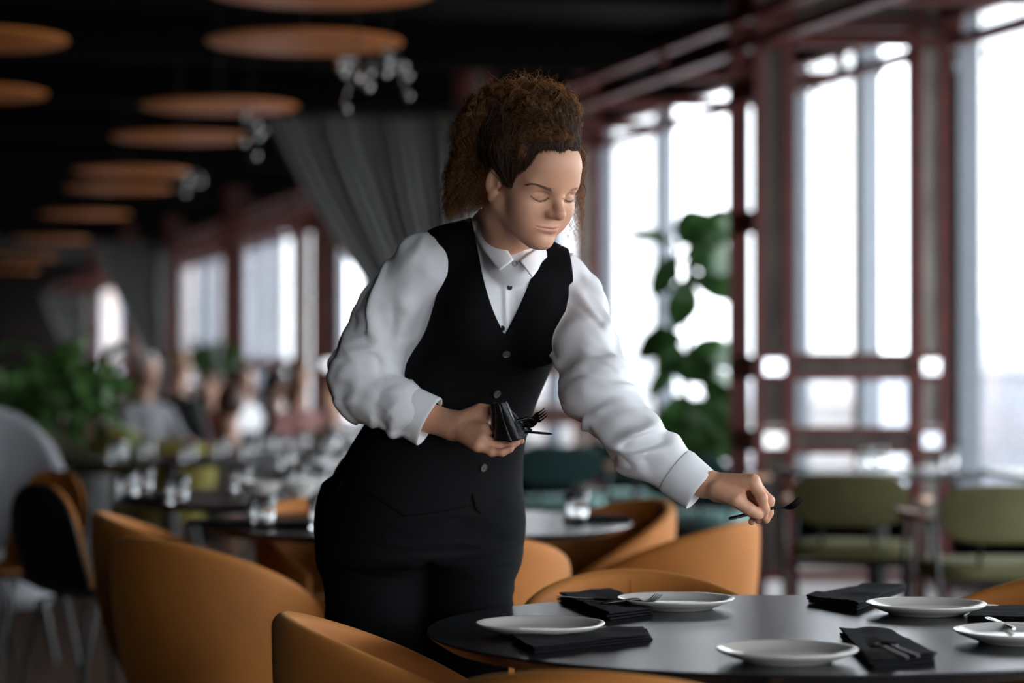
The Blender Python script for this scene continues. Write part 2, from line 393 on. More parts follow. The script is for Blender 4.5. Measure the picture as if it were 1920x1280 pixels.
# ---------------------------------------------------------------- steel lattice columns and their beams
# local frame: x across the room (0 at the left post, W at the window side), y along the wall
TW, TD = 1.02, .36
AX = Vector((1, 0, 0))
def lattice_column(Yc, label, first=None):
    Xr = 2.27 - .2715*(Yc-12.5)
    loc = (Xr-TW, Yc, 0)
    if first is not None:
        o = copy_tree(first); o.location = loc; o['label'] = label; return o
    t = empty('steel_column', loc); tag(t, label, 'column', 'oxide red lattice steel columns along the windows')
    dx, dy = WD.x*TD, WD.y*TD
    H = CEIL_Z
    def angle(mb, x, y, sx, z0, z1):
        mb.box((x, y, z0), (x+sx*.055, y+.008, z1)); mb.box((x, y, z0), (x+sx*.010, y+.055, z1))
    for (ox, oy, posts) in ((0, 0, ((0, .215), (TW-.20, TW))), (dx, dy, ((.0, .10), (TW-.07, TW)))):
        front = oy == 0
        for x0, x1 in posts:
            p = MB(); angle(p, ox+x0, oy, 1, 0, H); angle(p, ox+x1, oy, -1, 0, H)
            po = p.build('post', M['red_steel'], t, smooth=False)
            q = MB()
            for za, zb in ((.14, .77), (.90, 1.145), (1.275, H-.02)):
                q.box((ox+x0+.03, oy+.02, za), (ox+x1-.03, oy+.035, zb))
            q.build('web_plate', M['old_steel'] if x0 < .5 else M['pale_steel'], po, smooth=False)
        if front:
            for za, zb in ((.765, .895), (1.145, 1.275)):
                for z in (za, zb-.02):
                    b = MB(); b.box((ox+0, oy-.006, z-.012), (ox+TW, oy+.05, z+.022)); b.build('rail', M['red_steel'], t, smooth=False)
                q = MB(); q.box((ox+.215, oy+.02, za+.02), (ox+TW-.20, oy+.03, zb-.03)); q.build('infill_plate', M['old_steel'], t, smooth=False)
            b = MB(); b.box((ox, oy-.006, .10), (ox+TW, oy+.05, .15)); b.build('rail', M['red_steel'], t, smooth=False)
        b = MB(); b.box((ox, oy-.006, 2.95), (ox+TW, oy+.05, 3.0)); b.build('rail', M['red_steel'], t, smooth=False)
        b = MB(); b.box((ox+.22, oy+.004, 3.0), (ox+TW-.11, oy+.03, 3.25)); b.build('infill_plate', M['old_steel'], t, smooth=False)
    for z in (.76, 1.14, 1.9, 2.6, 3.05):                              # battens that tie front and back posts
        b = MB(); b.bar((.02, .055, z+.06), (dx+.02, dy, z+.06), .02, .12); b.build('batten', M['red_steel'], t, smooth=False)
    return t
TY = [12.5, 18.4, 24.3, 30.2, 36.1, 42.0, 47.9]
cl = ['red steel lattice column nearest the camera, by the olive chairs',
      'red steel lattice column half hidden behind the waitress and her hair',
      'red steel lattice column behind the large gathered curtain',
      'red steel lattice column just left of the large curtain, fourth along the windows',
      'red steel lattice column beside the smaller far curtain',
      'red steel lattice column beyond the smaller far curtain',
      'farthest red steel lattice column at the end of the window row']
t0 = lattice_column(TY[0], cl[0])
for y, l in zip(TY[1:], cl[1:]): lattice_column(y, l, t0)
y7 = 6.6
# trussed beam linking the columns
bl = MB(); 
def xl(Y, f): return 2.27-TW*f-.2715*(Y-12.5)
tb = empty('truss_beam', (xl(30, .5), 30, 3.0)); tag(tb, 'long oxide red trussed steel beam running above the windows', 'beam')
for f in (1.0, 0.0):
    for z0, z1, nm in ((2.85, 2.90, 'lower_chord'), (3.0, 3.05, 'upper_chord')):
        mb = MB(); a = Vector((xl(-3.9, f), -3.9, (z0+z1)/2))-tb.location; b = Vector((xl(58, f), 58, (z0+z1)/2))-tb.location
        mb.bar(a, b, .08, z1-z0); mb.build(nm, M['red_steel'], tb, smooth=False)
mb = MB()
Y = -3.8
while Y < 57:
    for f in (1.0, 0.0):
        a = Vector((xl(Y, f), Y, 2.875))-tb.location; b = Vector((xl(Y, f), Y, 3.02))-tb.location; mb.bar(a, b, .05, .05)
    mb.bar(Vector((xl(Y, 1), Y, 2.875))-tb.location, Vector((xl(Y, 0), Y, 2.875))-tb.location, .05, .05)
    Y += 1.475
mb.build('lattice', M['red_steel'], tb, smooth=False)
# ---------------------------------------------------------------- curtains tied back to the columns
def curtain(Yc, top_l, top_r, tie, zt, label, seed):
    rnd = random.Random(seed); n = 150; mrows = 60
    ph = rnd.random()*6
    t = empty('curtain', (top_r, Yc, 0)); tag(t, label, 'curtain', 'grey curtains tied back to the columns')
    mb = MB()
    def fn(a, b):
        # a across 0 (left) .. 1 (right), b down 0 .. 1
        z = zt*(1-b)+.02*b
        bt = min(1, b/.62); g = bt**1.25
        w = 1-(1-.16)*g if b < .62 else .16+.12*((b-.62)/.38)
        right = top_r + (tie-top_r)*g
        xx = right - (1-a)*(top_r-top_l)*w
        fold = math.sin(a*2*PI*15+ph+.8*math.sin(a*9)) * (.075+.04*math.sin(a*23+1))
        yy = fold*(1-.25*g) + .05*math.sin(a*3)
        return (xx-top_r, yy, z)
    mb.grid(fn, n, mrows)
    mb.build('drape', M['curtain'], t, solid=.004)
    r = MB(); r.tube([(top_l-.1-top_r, 0, zt+.04), (.1, 0, zt+.04)], .02); r.build('curtain_rail', M['black_metal'], t)
    tb_ = MB(); zt2 = zt*.38+.02
    tb_.tube([(tie-top_r-.12+.15*math.cos(k*PI/8), .08*math.sin(k*PI/8), zt2) for k in range(16)], .02, closed=True)
    tb_.build('tie_back', M['curtain'], t)
    return t
def col_x(Y): return 2.27-TW-.2715*(Y-12.5)
curtain(18.35, -1.86, col_x(18.4)+.12, col_x(18.4)-.02, 3.10, 'large grey curtain gathered and tied back, behind the waitress', 3)
curtain(36.05, -6.2, col_x(36.1)+.05, col_x(36.1)-.02, 3.02, 'smaller grey curtain tied back, far along the room above the diners', 5)
curtain(47.9, -9.3, col_x(47.9)+.05, col_x(47.9)-.02, 2.6, 'farthest dark curtain beyond the bushy plants at left', 8)
# ---------------------------------------------------------------- disc lamps
def disc_lamp(u, v, w, label, first=None):
    z = 2.90; Y = (z-CAM_H)*FPX/(HOR-v); X = (u-960)/FPX*Y
    if first is not None:
        o = copy_tree(first); o.location = (X, Y, z); o['label'] = label; return o
    t = empty('pendant_lamp', (X, Y, z)); tag(t, label, 'lamp', 'orange disc pendant lamps under the ceiling')
    R = .515
    s = MB(); s.lathe([(.01,.024),(.2,.022),(R-.03,.014),(R,.008),(R,.0),(R-.012,-.003),(.25,.002),(.01,.004)], 48); s.build('lamp_shade', M['orange'], t)
    c = MB(); c.tube([(0,0,.05),(0,0,CEIL_Z-z)], .006, 6); c.build('cord', M['black_metal'], t)
    b = MB(); b.lathe([(.001,.05),(.04,.05),(.05,.03),(.05,.02),(.001,.02)], 20); b.build('lamp_holder', M['black_metal'], t)
    d = MB(); d.lathe([(.001,CEIL_Z-z),(.06,CEIL_Z-z),(.06,CEIL_Z-z-.03),(.001,CEIL_Z-z-.03)], 20); d.build('ceiling_rose', M['black_metal'], t)
    return t
dl = [(570,80,'largest orange disc lamp, above and left of the waitress'),(410,200,'orange disc lamp left of the large curtain, second in the row'),
      (337,258,'orange disc lamp above the gap left of the curtain, third in the row'),(245,322,'orange disc lamp, fourth in the receding row'),
      (222,354,'orange disc lamp, fifth in the receding row'),(158,402,'orange disc lamp, sixth in the receding row'),(95,449,'orange disc lamp, seventh in the receding row'),
      (45,482,'orange disc lamp low at the left, eighth in the receding row'),(20,505,'farthest orange disc lamp at the left edge'),
      (600,-14,'orange disc lamp cut by the top edge, nearest in the row'),(-62,74,'orange disc lamp cut by the upper left corner'),(-70,175,'orange disc lamp at the left edge below the corner one')]
d0 = disc_lamp(*dl[0][:2], 0, dl[0][2])
for u, v, l in dl[1:]: disc_lamp(u, v, 0, l, d0)
# ---------------------------------------------------------------- the city below the windows
M['ground'] = mat('pale_city_ground', (.42,.40,.39), .95, var=.25, vscale=.02)
M['b1'] = mat('pale_facade', (.55,.53,.52), .9, var=.15, vscale=.2)
M['b2'] = mat('brown_facade', (.36,.30,.27), .9, var=.2, vscale=.2)
M['b3'] = mat('grey_facade', (.38,.40,.45), .9, var=.2, vscale=.2)
M['roof'] = mat('pale_hazy_roof', (.75,.75,.77), .9)  # distance haze is put into this pale colour, as in ground and facades
mb = MB(); mb.box((-1500, -800, -58), (2500, 2600, -55)); tag(mb.build('ground_outside', M['ground'], smooth=False), kind='structure')
rc = random.Random(11)
def building(x, y, w, d, h, m, lab):
    t = empty('building', (x, y, -55), rc.uniform(-.3, .3)); tag(t, lab, 'building', 'buildings of the blurred city outside')
    f = MB(); f.box((-w/2,-d/2,0), (w/2,d/2,h)); fo = f.build('facade', m, t, smooth=False)
    r = MB(); r.box((-w/2-.4,-d/2-.4,h), (w/2+.4,d/2+.4,h+1.2)); r.box((-w/6,-d/6,h+1.2), (w/8,d/8,h+4)); r.build('roof', M['roof'], t, smooth=False)
bl = []
for k in range(400):
    if len(bl) >= 46: break
    u = rc.uniform(1130, 2100); Y = rc.uniform(170, 700)
    x = (u-960)/FPX*Y
    if any((x-a)**2+(Y-b)**2 < 30**2 for a, b in bl): continue
    bl.append((x, Y)); top = CAM_H - rc.uniform(14, 62)/FPX*Y*rc.choice([.6, 1, 1, 1.5])
    building(x, Y, rc.uniform(14, 34), rc.uniform(12, 26), max(8, top+55), rc.choice([M['b1'], M['b1'], M['b2'], M['b3']]), 'pale blurred city building far below, seen through the windows')

t = empty('tower_block', (-12.6, 92, -55)); tag(t, 'tall grey tower block close outside the far end of the windows', 'building', None)
f = MB(); f.box((-3.4,-6,0), (3.4,6,95)); fo = f.build('facade', M['b3'], t, smooth=False)
for k in range(5):
    g = MB(); g.box((-3.4+1.36*k+.2, -6.12, 1), (-3.4+1.36*k+.55, -6, 94)); g.build('pilaster', M['b2'] if k % 2 else M['b1'], t, smooth=False)
# ---------------------------------------------------------------- tub chairs
CH_H = .775
def tub_surface(a, rim=True):
    pass
def make_tub(name, label, group, m=None, legs=None):
    m = m or M['amber']; legs = legs or M['walnut']
    t = empty(name); tag(t, label, 'chair', group)
    # chair faces +x; back at -x.  angle a = 0 at the back
    A = math.radians(128); TH = .021
    def rim(a):
        q = min(1, abs(a)/A); return CH_H - .215*(q**1.9) - .0*q
    def rad(a, h):            # h 0 bottom .. 1 rim : outer centre-line radius
        q = min(1, abs(a)/A)
        rb, rt = .205, .262
        return rb + (rt-rb)*(h**.75) + .012*math.sin(h*PI)
    mb = MB(); na, nh = 72, 18; zb = .36
    # closed cross-section of the shell wall swept round the back: up the outside, over the rim, down the inside
    rings = []
    for i in range(na):
        a = -A + 2*A*i/(na-1); zr = rim(a); ring = []
        thick = TH*(1-.25*(abs(a)/A)**4)
        for k in range(nh):
            h = k/(nh-1); ring.append((rad(a, h)+thick, zb+(zr-TH-zb)*h))
        for k in range(1, 8):
            w = PI*k/8; ring.append((rad(a, 1)+thick*math.cos(w), zr-TH+TH*1.15*math.sin(w)))
        for k in range(nh):
            h = 1-k/(nh-1); ring.append((rad(a, h)-thick, zb+(zr-TH-zb)*h))
        ex = 1.05
        rings.append([(-r*math.cos(a)*ex, r*math.sin(a), z) for (r, z) in ring])
    mb.loft(rings, cap=True)
    bk = mb.build('backrest', m, t, bevel=.012, seg=3, angle=60)
    s = MB(); s.tube([rings[na//2][k] for k in range(nh+7, nh*2+7)], .0022, 6); s.build('seam', m, bk)
    # seat cushion: domed disc, fitted inside the shell
    c = MB(); prof = [(.001,.30),(.17,.30),(.20,.315),(.205,.36),(.212,.42),(.205,.455),(.18,.470),(.10,.478),(.001,.48)]
    c.lathe(prof, 40); 
    c.v = [(x*1.08+.025, y*1.02, z) for x, y, z in c.v]
    c.build('seat', m, t)
    b = MB(); b.lathe([(.001,.295),(.19,.295),(.21,.33),(.226,.365),(.2,.37),(.001,.37)], 40); b.v = [(x*1.05, y, z) for x, y, z in b.v]
    b.build('base_shell', m, t)
    for sx, sy in ((-1,1),(-1,-1),(1,1),(1,-1)):
        l = MB(); l.tube([(sx*.125, sy*.125, .31),(sx*.15, sy*.15, .2),(sx*.19, sy*.18, .0)], [.021,.017,.011], 12); l.build('leg', legs, t)
    return t
tub0 = None
def tub(x, y, face, label):
    """face: direction the sitter looks, degrees from +x"""
    global tub0
    if tub0 is None: tub0 = make_tub('tub_chair', label, 'amber velvet tub chairs'); o = tub0
    else: o = copy_tree(tub0); o['label'] = label
    o.location = (x, y, 0); o.rotation_euler = (0, 0, math.radians(face)); return o
# ---------------------------------------------------------------- round tables
def round_table(x, y, r, h, label, name='round_table', n=96, first=None):
    if first is not None:
        o = copy_tree(first); o.location = (x, y, 0); o['label'] = label; return o
    t = empty(name, (x, y, 0)); tag(t, label, 'table', 'round black restaurant tables')
    a = MB(); a.lathe([(.001,h-.024),(r-.03,h-.024),(r-.004,h-.008),(r,h-.004),(r-.0015,h),(.001,h)], n); a.build('tabletop', M['table_black'], t, angle=30)
    c = MB(); c.lathe([(.001,h-.024),(.16,h-.024),(.16,h-.034),(.04,h-.05),(.04,.05),(.001,.05)], 32); c.build('column', M['black_metal'], t)
    b = MB(); b.lathe([(.001,.05),(.05,.05),(.28,.018),(.29,.008),(.29,0),(.001,0)], 48); b.build('base_plate', M['black_metal'], t)
    return t
TZ = .74
TX, TY_, TR = .495, 4.41, .65
rt0 = round_table(TX, TY_, TR, TZ, 'round black dining table in front, being laid by the waitress')
round_table(-.285, 7.37, .65, TZ, 'round black table behind the waitress, ringed by amber tub chairs', first=rt0)
round_table(-.80, 8.80, .65, TZ, 'round black table left of the waitress, with rows of tumblers on it', first=rt0)
round_table(-.62, 11.2, .65, TZ, 'round black table in the left background crowded with glasses', first=rt0)
round_table(-1.05, 13.6, .65, TZ, 'far round black table in front of the mustard chairs', first=rt0)
round_table(-.50, 16.0, .65, TZ, 'farthest round black table, before the seated diners', first=rt0)
# round the near table
tub(-.135, 4.36, 8, 'amber velvet tub chair pulled up to the left of the front table')
tub(.145, 3.79, 80, 'amber velvet tub chair at the bottom edge, its back to the camera')
tub(.285, 4.98, -82, 'amber velvet tub chair tucked in behind the front table, beside the waitress')
tub(1.03, 5.00, 215, 'amber velvet tub chair at the right edge behind the front table')
# round the table behind
tub(-.775, 6.42, 48, 'amber velvet tub chair left of the waitress, back turned to the camera')
tub(-.975, 7.33, 10, 'amber velvet tub chair half hidden behind another one at the left')
tub(-.125, 6.50, 100, 'amber velvet tub chair glimpsed right behind the waitress, beside her thigh')
tub(.24, 7.85, 212, 'amber velvet tub chair facing us behind the black table with the tumbler')
tub(.42, 6.98, 150, 'amber velvet tub chair under the outstretched hand, seen from behind')
tub(-.545, 7.80, -58, 'amber velvet tub chair between two black tables, close left of the waitress')
# ---------------------------------------------------------------- olive armchairs and window table
def make_armchair(name, label, group, mback, mseat):
    """faces -y (the back is at +y)"""
    t = empty(name); tag(t, label, 'chair', group)
    b = MB()
    def back(a, c):
        w = (a-.5)*2; q = (c-.5)*2
        hw = .245; x = w*hw; hh = .112*math.sqrt(max(0, 1-abs(w)**5)) if abs(w) < 1 else 0
        return (x, .20+.05*(-w*w)-.02*q*0, .655+q*hh)
    n1, n2 = 34, 12; front = []; bk = []
    b.grid(lambda a, c: back(a, c), n1, n2); b.build('backrest', mback, t, solid=.035, sub=1)
    s = MB(); ring = []
    for k in range(48):
        an = 2*PI*k/48; e = .55
        ring.append((abs(math.cos(an))**e*math.copysign(.255, math.cos(an)), abs(math.sin(an))**e*math.copysign(.235, math.sin(an))))
    def lay(sc, z): return [(x*sc, y*sc, z) for x, y in ring]
    s.loft([lay(.90,.405), lay(.98,.412), lay(1,.43), lay(.985,.455), lay(.93,.468), lay(.6,.474), lay(.1,.475)]); s.build('seat', mseat, t)
    for sx in (-1, 1):
        f = MB(); f.tube([(sx*.27,-.20,0),(sx*.275,-.19,.3),(sx*.28,-.17,.625)], .012, 10); f.build('leg', M['black_metal'], t)
        f = MB(); f.tube([(sx*.25,.26,0),(sx*.265,.21,.42),(sx*.275,.17,.63)], .012, 10); f.build('leg', M['black_metal'], t)
        f = MB(); f.tube([(sx*.28,-.17,.625),(sx*.275,.0,.63),(sx*.255,.16,.63)], .010, 10); f.build('arm_frame', M['black_metal'], t)
        a = MB(); a.loft([[(sx*.285+dx*w, y, .645+dz*.011) for dx, dz in ((-1,-1),(1,-1),(1,1),(-1,1))] for y, w in ((-.23,.018),(-.19,.030),(-.05,.026),(.10,.018))]); a.build('armrest', M['oak'], t, bevel=.006)
    for hw, y in ((.27,-.19),(.262,.215)):
        f = MB(); f.tube([(-hw,y,.39),(0,y,.395),(hw,y,.39)], .010, 8); f.build('seat_rail', M['black_metal'], t)
    for x in (-.11, .11):
        f = MB(); f.tube([(x,.20,.40),(x,.235,.54)], .009, 8); f.build('back_bracket', M['black_metal'], t)
    return t
def put(o, x, y, rz, label=None):
    o.location = (x, y, 0); o.rotation_euler = (0, 0, math.radians(rz))
    if label: o['label'] = label
    return o
G_OL = 'olive armchairs at the window tables'
arm0 = put(make_armchair('armchair', 'olive armchair at the right edge, nearer of the two', G_OL, M['olive'], M['olive']), 1.83, 9.30, 188)
put(copy_tree(arm0), 1.45, 10.25, 165, 'olive armchair with wooden armrests tucked under the window table')
def square_table(x, y, w, label, first=None):
    if first is not None:
        o = copy_tree(first); o.location = (x, y, 0); o['label'] = label; return o
    t = empty('cafe_table', (x, y, 0)); tag(t, label, 'table', 'square window tables'); t.rotation_euler = (0, 0, math.radians(4))
    a = MB(); a.box((-w/2,-w/2,TZ-.03), (w/2,w/2,TZ)); a.build('tabletop', M['table_black'], t, smooth=False, bevel=.004)
    c = MB(); c.lathe([(.001,TZ-.03),(.14,TZ-.03),(.14,TZ-.04),(.045,TZ-.05),(.045,.03),(.001,.03)], 28); c.build('column', M['black_metal'], t)
    b = MB(); b.lathe([(.001,.03),(.05,.03),(.25,.012),(.26,0),(.001,0)], 40); b.build('base_plate', M['black_metal'], t)
    return t
sq0 = square_table(1.66, 11.0, .78, 'square dark window table with tumblers beside the steel column')
square_table(2.56, 10.75, .80, 'square dark window table cut by the right edge', sq0)
# teal chairs further back
G_T = 'teal chairs in the middle distance'
te = make_armchair('armchair', 'dark teal chair with pale seat, seen between the reaching arm and the vest', G_T, M['teal'], M['mint']); put(te, .265, 13.6, 178)
put(copy_tree(te), .66, 14.2, 170, 'dark teal chair partly behind the white sleeve')
put(copy_tree(te), .95, 12.3, 150, 'teal chair with a pale seat seen just under the reaching cuff')
# ---------------------------------------------------------------- left side: wing chair, wire chairs, mustard chairs
def wing_chair(x, y, rz, label, first=None):
    if first is not None: return put(copy_tree(first), x, y, rz, label)
    t = empty('wing_chair'); tag(t, label, 'chair', 'pale grey lounge chairs at the left')
    mb = MB(); rings = []; A = math.radians(105)
    for i in range(49):
        a = -A+2*A*i/48; q = abs(a)/A; top = 1.06-.40*q**2.6; ring = []
        for k in range(12): h = k/11; ring.append((.33+.04*h, .26+(top-.03-.26)*h))
        for k in range(1, 6): w = PI*k/6; ring.append((.34+.03*math.cos(w), top-.03+.03*math.sin(w)))
        for k in range(12): h = 1-k/11; ring.append((.27+.04*h, .26+(top-.03-.26)*h))
        rings.append([(-r*math.cos(a)*.95, r*math.sin(a)*1.06, z) for r, z in ring])
    mb.loft(rings); mb.build('backrest', M['grey_fabric'], t, bevel=.015)
    c = MB(); c.lathe([(.001,.24),(.27,.24),(.31,.28),(.31,.40),(.28,.44),(.001,.45)], 40); c.v = [(x_*1.08+.06, y_, z) for x_, y_, z in c.v]; c.build('seat', M['grey_fabric'], t)
    for sx, sy in ((-1,1),(-1,-1),(1,1),(1,-1)):
        l = MB(); l.tube([(sx*.2, sy*.2, .25),(sx*.24, sy*.24, 0)], [.02,.012], 10); l.build('leg', M['black_metal'], t)
    return put(t, x, y, rz)
wc0 = wing_chair(-2.20, 9.95, -55, 'tall pale grey lounge chair at the left edge')
round_table(-1.75, 12.4, .55, TZ, 'round black table left of the glass crowded one', first=rt0)
def shell_chair(x, y, rz, label, first=None):
    if first is not None: return put(copy_tree(first), x, y, rz, label)
    t = empty('wire_leg_chair'); tag(t, label, 'chair', 'black shell chairs with wire legs')
    def prof(c):             # side profile, seat front (0) to back top (1); faces +x
        P = [(.22,.435),(.12,.44),(-.02,.43),(-.13,.435),(-.19,.49),(-.225,.60),(-.25,.72),(-.262,.82)]
        f = c*(len(P)-1); i = min(int(f), len(P)-2); w = f-i
        return (P[i][0]*(1-w)+P[i+1][0]*w, P[i][1]*(1-w)+P[i+1][1]*w)
    def fn(a, c, off=0., k=1.):
        w = (a-.5)*2; x, z = prof(c)
        hw = .225*k; e = 1.0
        if c > .72: e = math.sqrt(max(0.0, 1-((c-.72)/.285)**2.6))
        if c < .12: e = math.sqrt(max(.05, 1-((.12-c)/.13)**2.5))
        bend = .03*w*w
        return (x+bend*(1 if c > .55 else 0)+off*(1 if c > .5 else 0), w*hw*e, z+(.02*w*w if c < .5 else 0)+off*(1 if c <= .5 else .2))
    s = MB(); s.grid(lambda a, c: fn(a, c), 22, 40); s.build('shell', M['black_metal'], t, solid=.012, sub=1)
    p = MB(); p.grid(lambda a, c: fn(a, .02+.965*c, .017, .955), 22, 40); p.build('upholstery', M['amber'], t, solid=.018, sub=1)
    for sx, sy in ((-1,1),(-1,-1),(1,1),(1,-1)):
        l = MB(); l.tube([(sx*.10,sy*.06,.425),(sx*.14,sy*.16,.41),(sx*.17,sy*.19,.2),(sx*.20,sy*.21,0)], .0065, 8)
        l.tube([(sx*.04,sy*.12,.425),(sx*.11,sy*.18,.41),(sx*.16,sy*.195,.2),(sx*.195,sy*.212,.005)], .0065, 8); l.build('leg', M['black_metal'], t)
    return put(t, x, y, rz)
sc0 = shell_chair(-1.42, 8.30, 40, 'black shell chair with wire legs, its dark back turned to us at the left')
shell_chair(-1.87, 8.95, 228, 'wire leg chair with an upright amber back beside the grey lounge chair', sc0)
def mustard(x, y, rz, label, first=None):
    if first is not None: return put(copy_tree(first), x, y, rz, label)
    t = make_tub('tub_chair', label, 'mustard yellow chairs in the left background', M['mustard'], M['black_metal'])
    return put(t, x, y, rz)
mu0 = mustard(-2.55, 16.4, 60, 'mustard yellow chair, leftmost of the mustard group')
mustard(-2.40, 15.2, 70, 'mustard yellow chair with its back to us, in front of the mustard group', mu0)
mustard(-2.88, 16.9, 120, 'mustard yellow chair, middle one of the mustard group', mu0)
mustard(-2.03, 14.3, 100, 'mustard yellow chair, nearest and right of the mustard group', mu0)
# ---------------------------------------------------------------- the waitress
def A(u, v, Y): return np.array(at(u, v, Y))
def noise_hair(): pass
# head frame: x to her left, y forward, z up, origin on the ear axis at eye level
YAW, PIT, ROL = math.radians(40), math.radians(23), math.radians(0)
h_f = np.array([math.sin(YAW)*math.cos(PIT), -math.cos(YAW)*math.cos(PIT), -math.sin(PIT)])
h_l = np.array([math.cos(YAW), math.sin(YAW), 0.]); h_u = np.cross(h_f, h_l)
HR = np.stack([h_l, h_f, h_u], 1)                   # local -> world columns
HS = .985
H0 = A(1041, 368, 4.52) - HR @ np.array([0, .083, 0])*HS
def hw(p): return H0 + HR @ (np.array(p, float)*HS)
# joints
RS = A(778, 492, 4.72); RE = A(660, 738, 4.74); RW = A(846, 797, 4.65)
LS = A(1078, 548, 4.775); LE = A(1126, 745, 4.60); LW = A(1318, 905, 4.50)
HIP_Y = 4.90
rings = [ # v, left, right, Y of centre, facing (deg), front-back radius
 (530, 822, 1068, 4.765, 17, .105), (560, 808, 1070, 4.765, 18, .112), (600, 790, 1066, 4.77, 19, .118), (640, 772, 1058, 4.78, 21, .115), (700, 744, 1032, 4.80, 25, .106),
 (760, 706, 1006, 4.83, 29, .108), (830, 662, 985, 4.865, 33, .122), (880, 636, 979, 4.885, 36, .133), (940, 616, 975, 4.90, 38, .140), (1000, 607, 972, 4.91, 38, .138), (1040, 605, 968, 4.91, 38, .130)]
R_z = []; R_c = []; R_a = []; R_b = []; R_y = []
for v, ul, ur, Yc, yw, b in rings:
    c = A((ul+ur)/2+(4 if v > 900 else 0), v, Yc); hwid = (ur-ul)/2/FPX*Yc-np.interp(v, (600, 640, 700, 880, 940), (.004, .0115, .0165, .0165, .0145)); y = math.radians(yw)
    a = math.sqrt(max(1e-4, hwid**2-(b*math.sin(y))**2))/math.cos(y)
    R_z.append(c[2]); R_c.append(c); R_a.append(a); R_b.append(b); R_y.append(y)
R_z = np.array(R_z)[::-1]; R_c = np.array(R_c)[::-1]; R_a = np.array(R_a)[::-1]; R_b = np.array(R_b)[::-1]; R_y = np.array(R_y)[::-1]
def lut(x):                                          # smoothed table over height
    zz = np.linspace(R_z[0]-.02, R_z[-1]+.02, 240); t = np.interp(zz, R_z, x); k = np.hanning(31); k /= k.sum()
    return zz, np.convolve(np.pad(t, 15, mode='edge'), k, 'valid')
_cx, _cy, _la, _lb, _ly = [lut(x) for x in (R_c[:, 0], R_c[:, 1], R_a, R_b, R_y)]
def torso_local(P):
    z = P[:, 2]; g = lambda t: np.interp(z, t[0], t[1]).astype(f32)
    y = g(_ly); dx = P[:, 0]-g(_cx); dy = P[:, 1]-g(_cy); c, s = np.cos(y), np.sin(y)
    return dx*c+dy*s, dx*s-dy*c, g(_la), g(_lb)      # her left, her front
def torso_core(P):
    l, f, a, b = torso_local(P)
    e = 2.35; k = (np.abs(l/a)**e+np.abs(f/b)**e)**(1/e)
    d = (k-1)*np.minimum(a, b)*1.0
    d *= np.clip(.62+.38*np.abs(f/b)/np.maximum(k, .3)+.3*np.abs(l/a), .6, 1.15)
    zt, zb = R_z[-1]+.015, R_z[0]-.01
    return smax(smax(d, P[:, 2]-zt, .05), zb-P[:, 2], .04)
NECK0 = A(958, 470, 4.725); NECK1 = hw((0, -.03, -.075))
CLR = A(840, 490, 4.735); CLL = A(1045, 528, 4.755)
def torso(P):
    d = torso_core(P)
    d = smin(d, s_cone(P, CLR, CLL, .055, .052), .07)                       # shoulder girdle
    d = smin(d, s_cone(P, A(822, 480, 4.735), A(925, 446, 4.735), .038, .045), .05)   # trapezius
    d = smin(d, s_cone(P, A(1058, 527, 4.76), A(985, 478, 4.755), .038, .044), .05)
    d = smin(d, s_ell(P, A(885, 600, 4.685), (.062, .055, .070)), .06)       # bust
    d = smin(d, s_ell(P, A(1010, 612, 4.70), (.056, .055, .070)), .06)
    return d
def legs(P, ex=0.):
    hr = A(704, 985, 4.905); kr = A(706, 1190, 4.88); fr = np.array([-.285, 4.93, .07])
    hl = A(883, 990, 4.93); kl = A(877, 1190, 4.90); fl = np.array([-.075, 4.97, .07])
    d = smin(s_cone(P, hr, kr, .1105, .098), s_cone(P, kr, fr, .095, .055), .05)
    d = smin(d, s_ell(P, A(672, 960, 4.93), (.080, .09, .14)), .06)
    e = smin(s_cone(P, hl, kl, .0955, .087), s_cone(P, kl, fl, .082, .054), .05)
    return np.minimum(d, e)-ex if False else smin(d, e, .012)-ex
# ---- hands -------------------------------------------------------------
def chain(P, pts, rs, k=.006):
    d = None
    for i in range(len(pts)-1):
        e = s_cone(P, pts[i], pts[i+1], rs[i], rs[i+1]); d = e if d is None else smin(d, e, k)
    return d
# reaching (left) hand: fork pinched between thumb and fingers
YL = 4.485
L_wr = A(1322, 906, YL+.01)
L_mcp = [A(1411, 903, YL-.028), A(1413, 908, YL-.006), A(1408, 915, YL+.016), A(1399, 922, YL+.034)]
L_fing = [
 [L_mcp[0], A(1428, 933, YL-.036), A(1434, 955, YL-.026), A(1431, 969, YL-.014)],
 [L_mcp[1], A(1441, 938, YL-.010), A(1441, 961, YL-.004), A(1436, 974, YL-.006)],
 [L_mcp[2], A(1432, 946, YL+.014), A(1428, 966, YL+.010), A(1421, 974, YL+.002)],
 [L_mcp[3], A(1419, 950, YL+.032), A(1415, 969, YL+.024), A(1409, 978, YL+.012)]]
L_fr = [(.0125,.0098,.0085,.0070), (.0125,.0098,.0086,.0072), (.0118,.0092,.0080,.0066), (.0105,.0080,.0070,.0060)]
L_th = [A(1342, 918, YL-.022), A(1380, 937, YL-.040), A(1403, 953, YL-.038), A(1421, 965, YL-.030)]
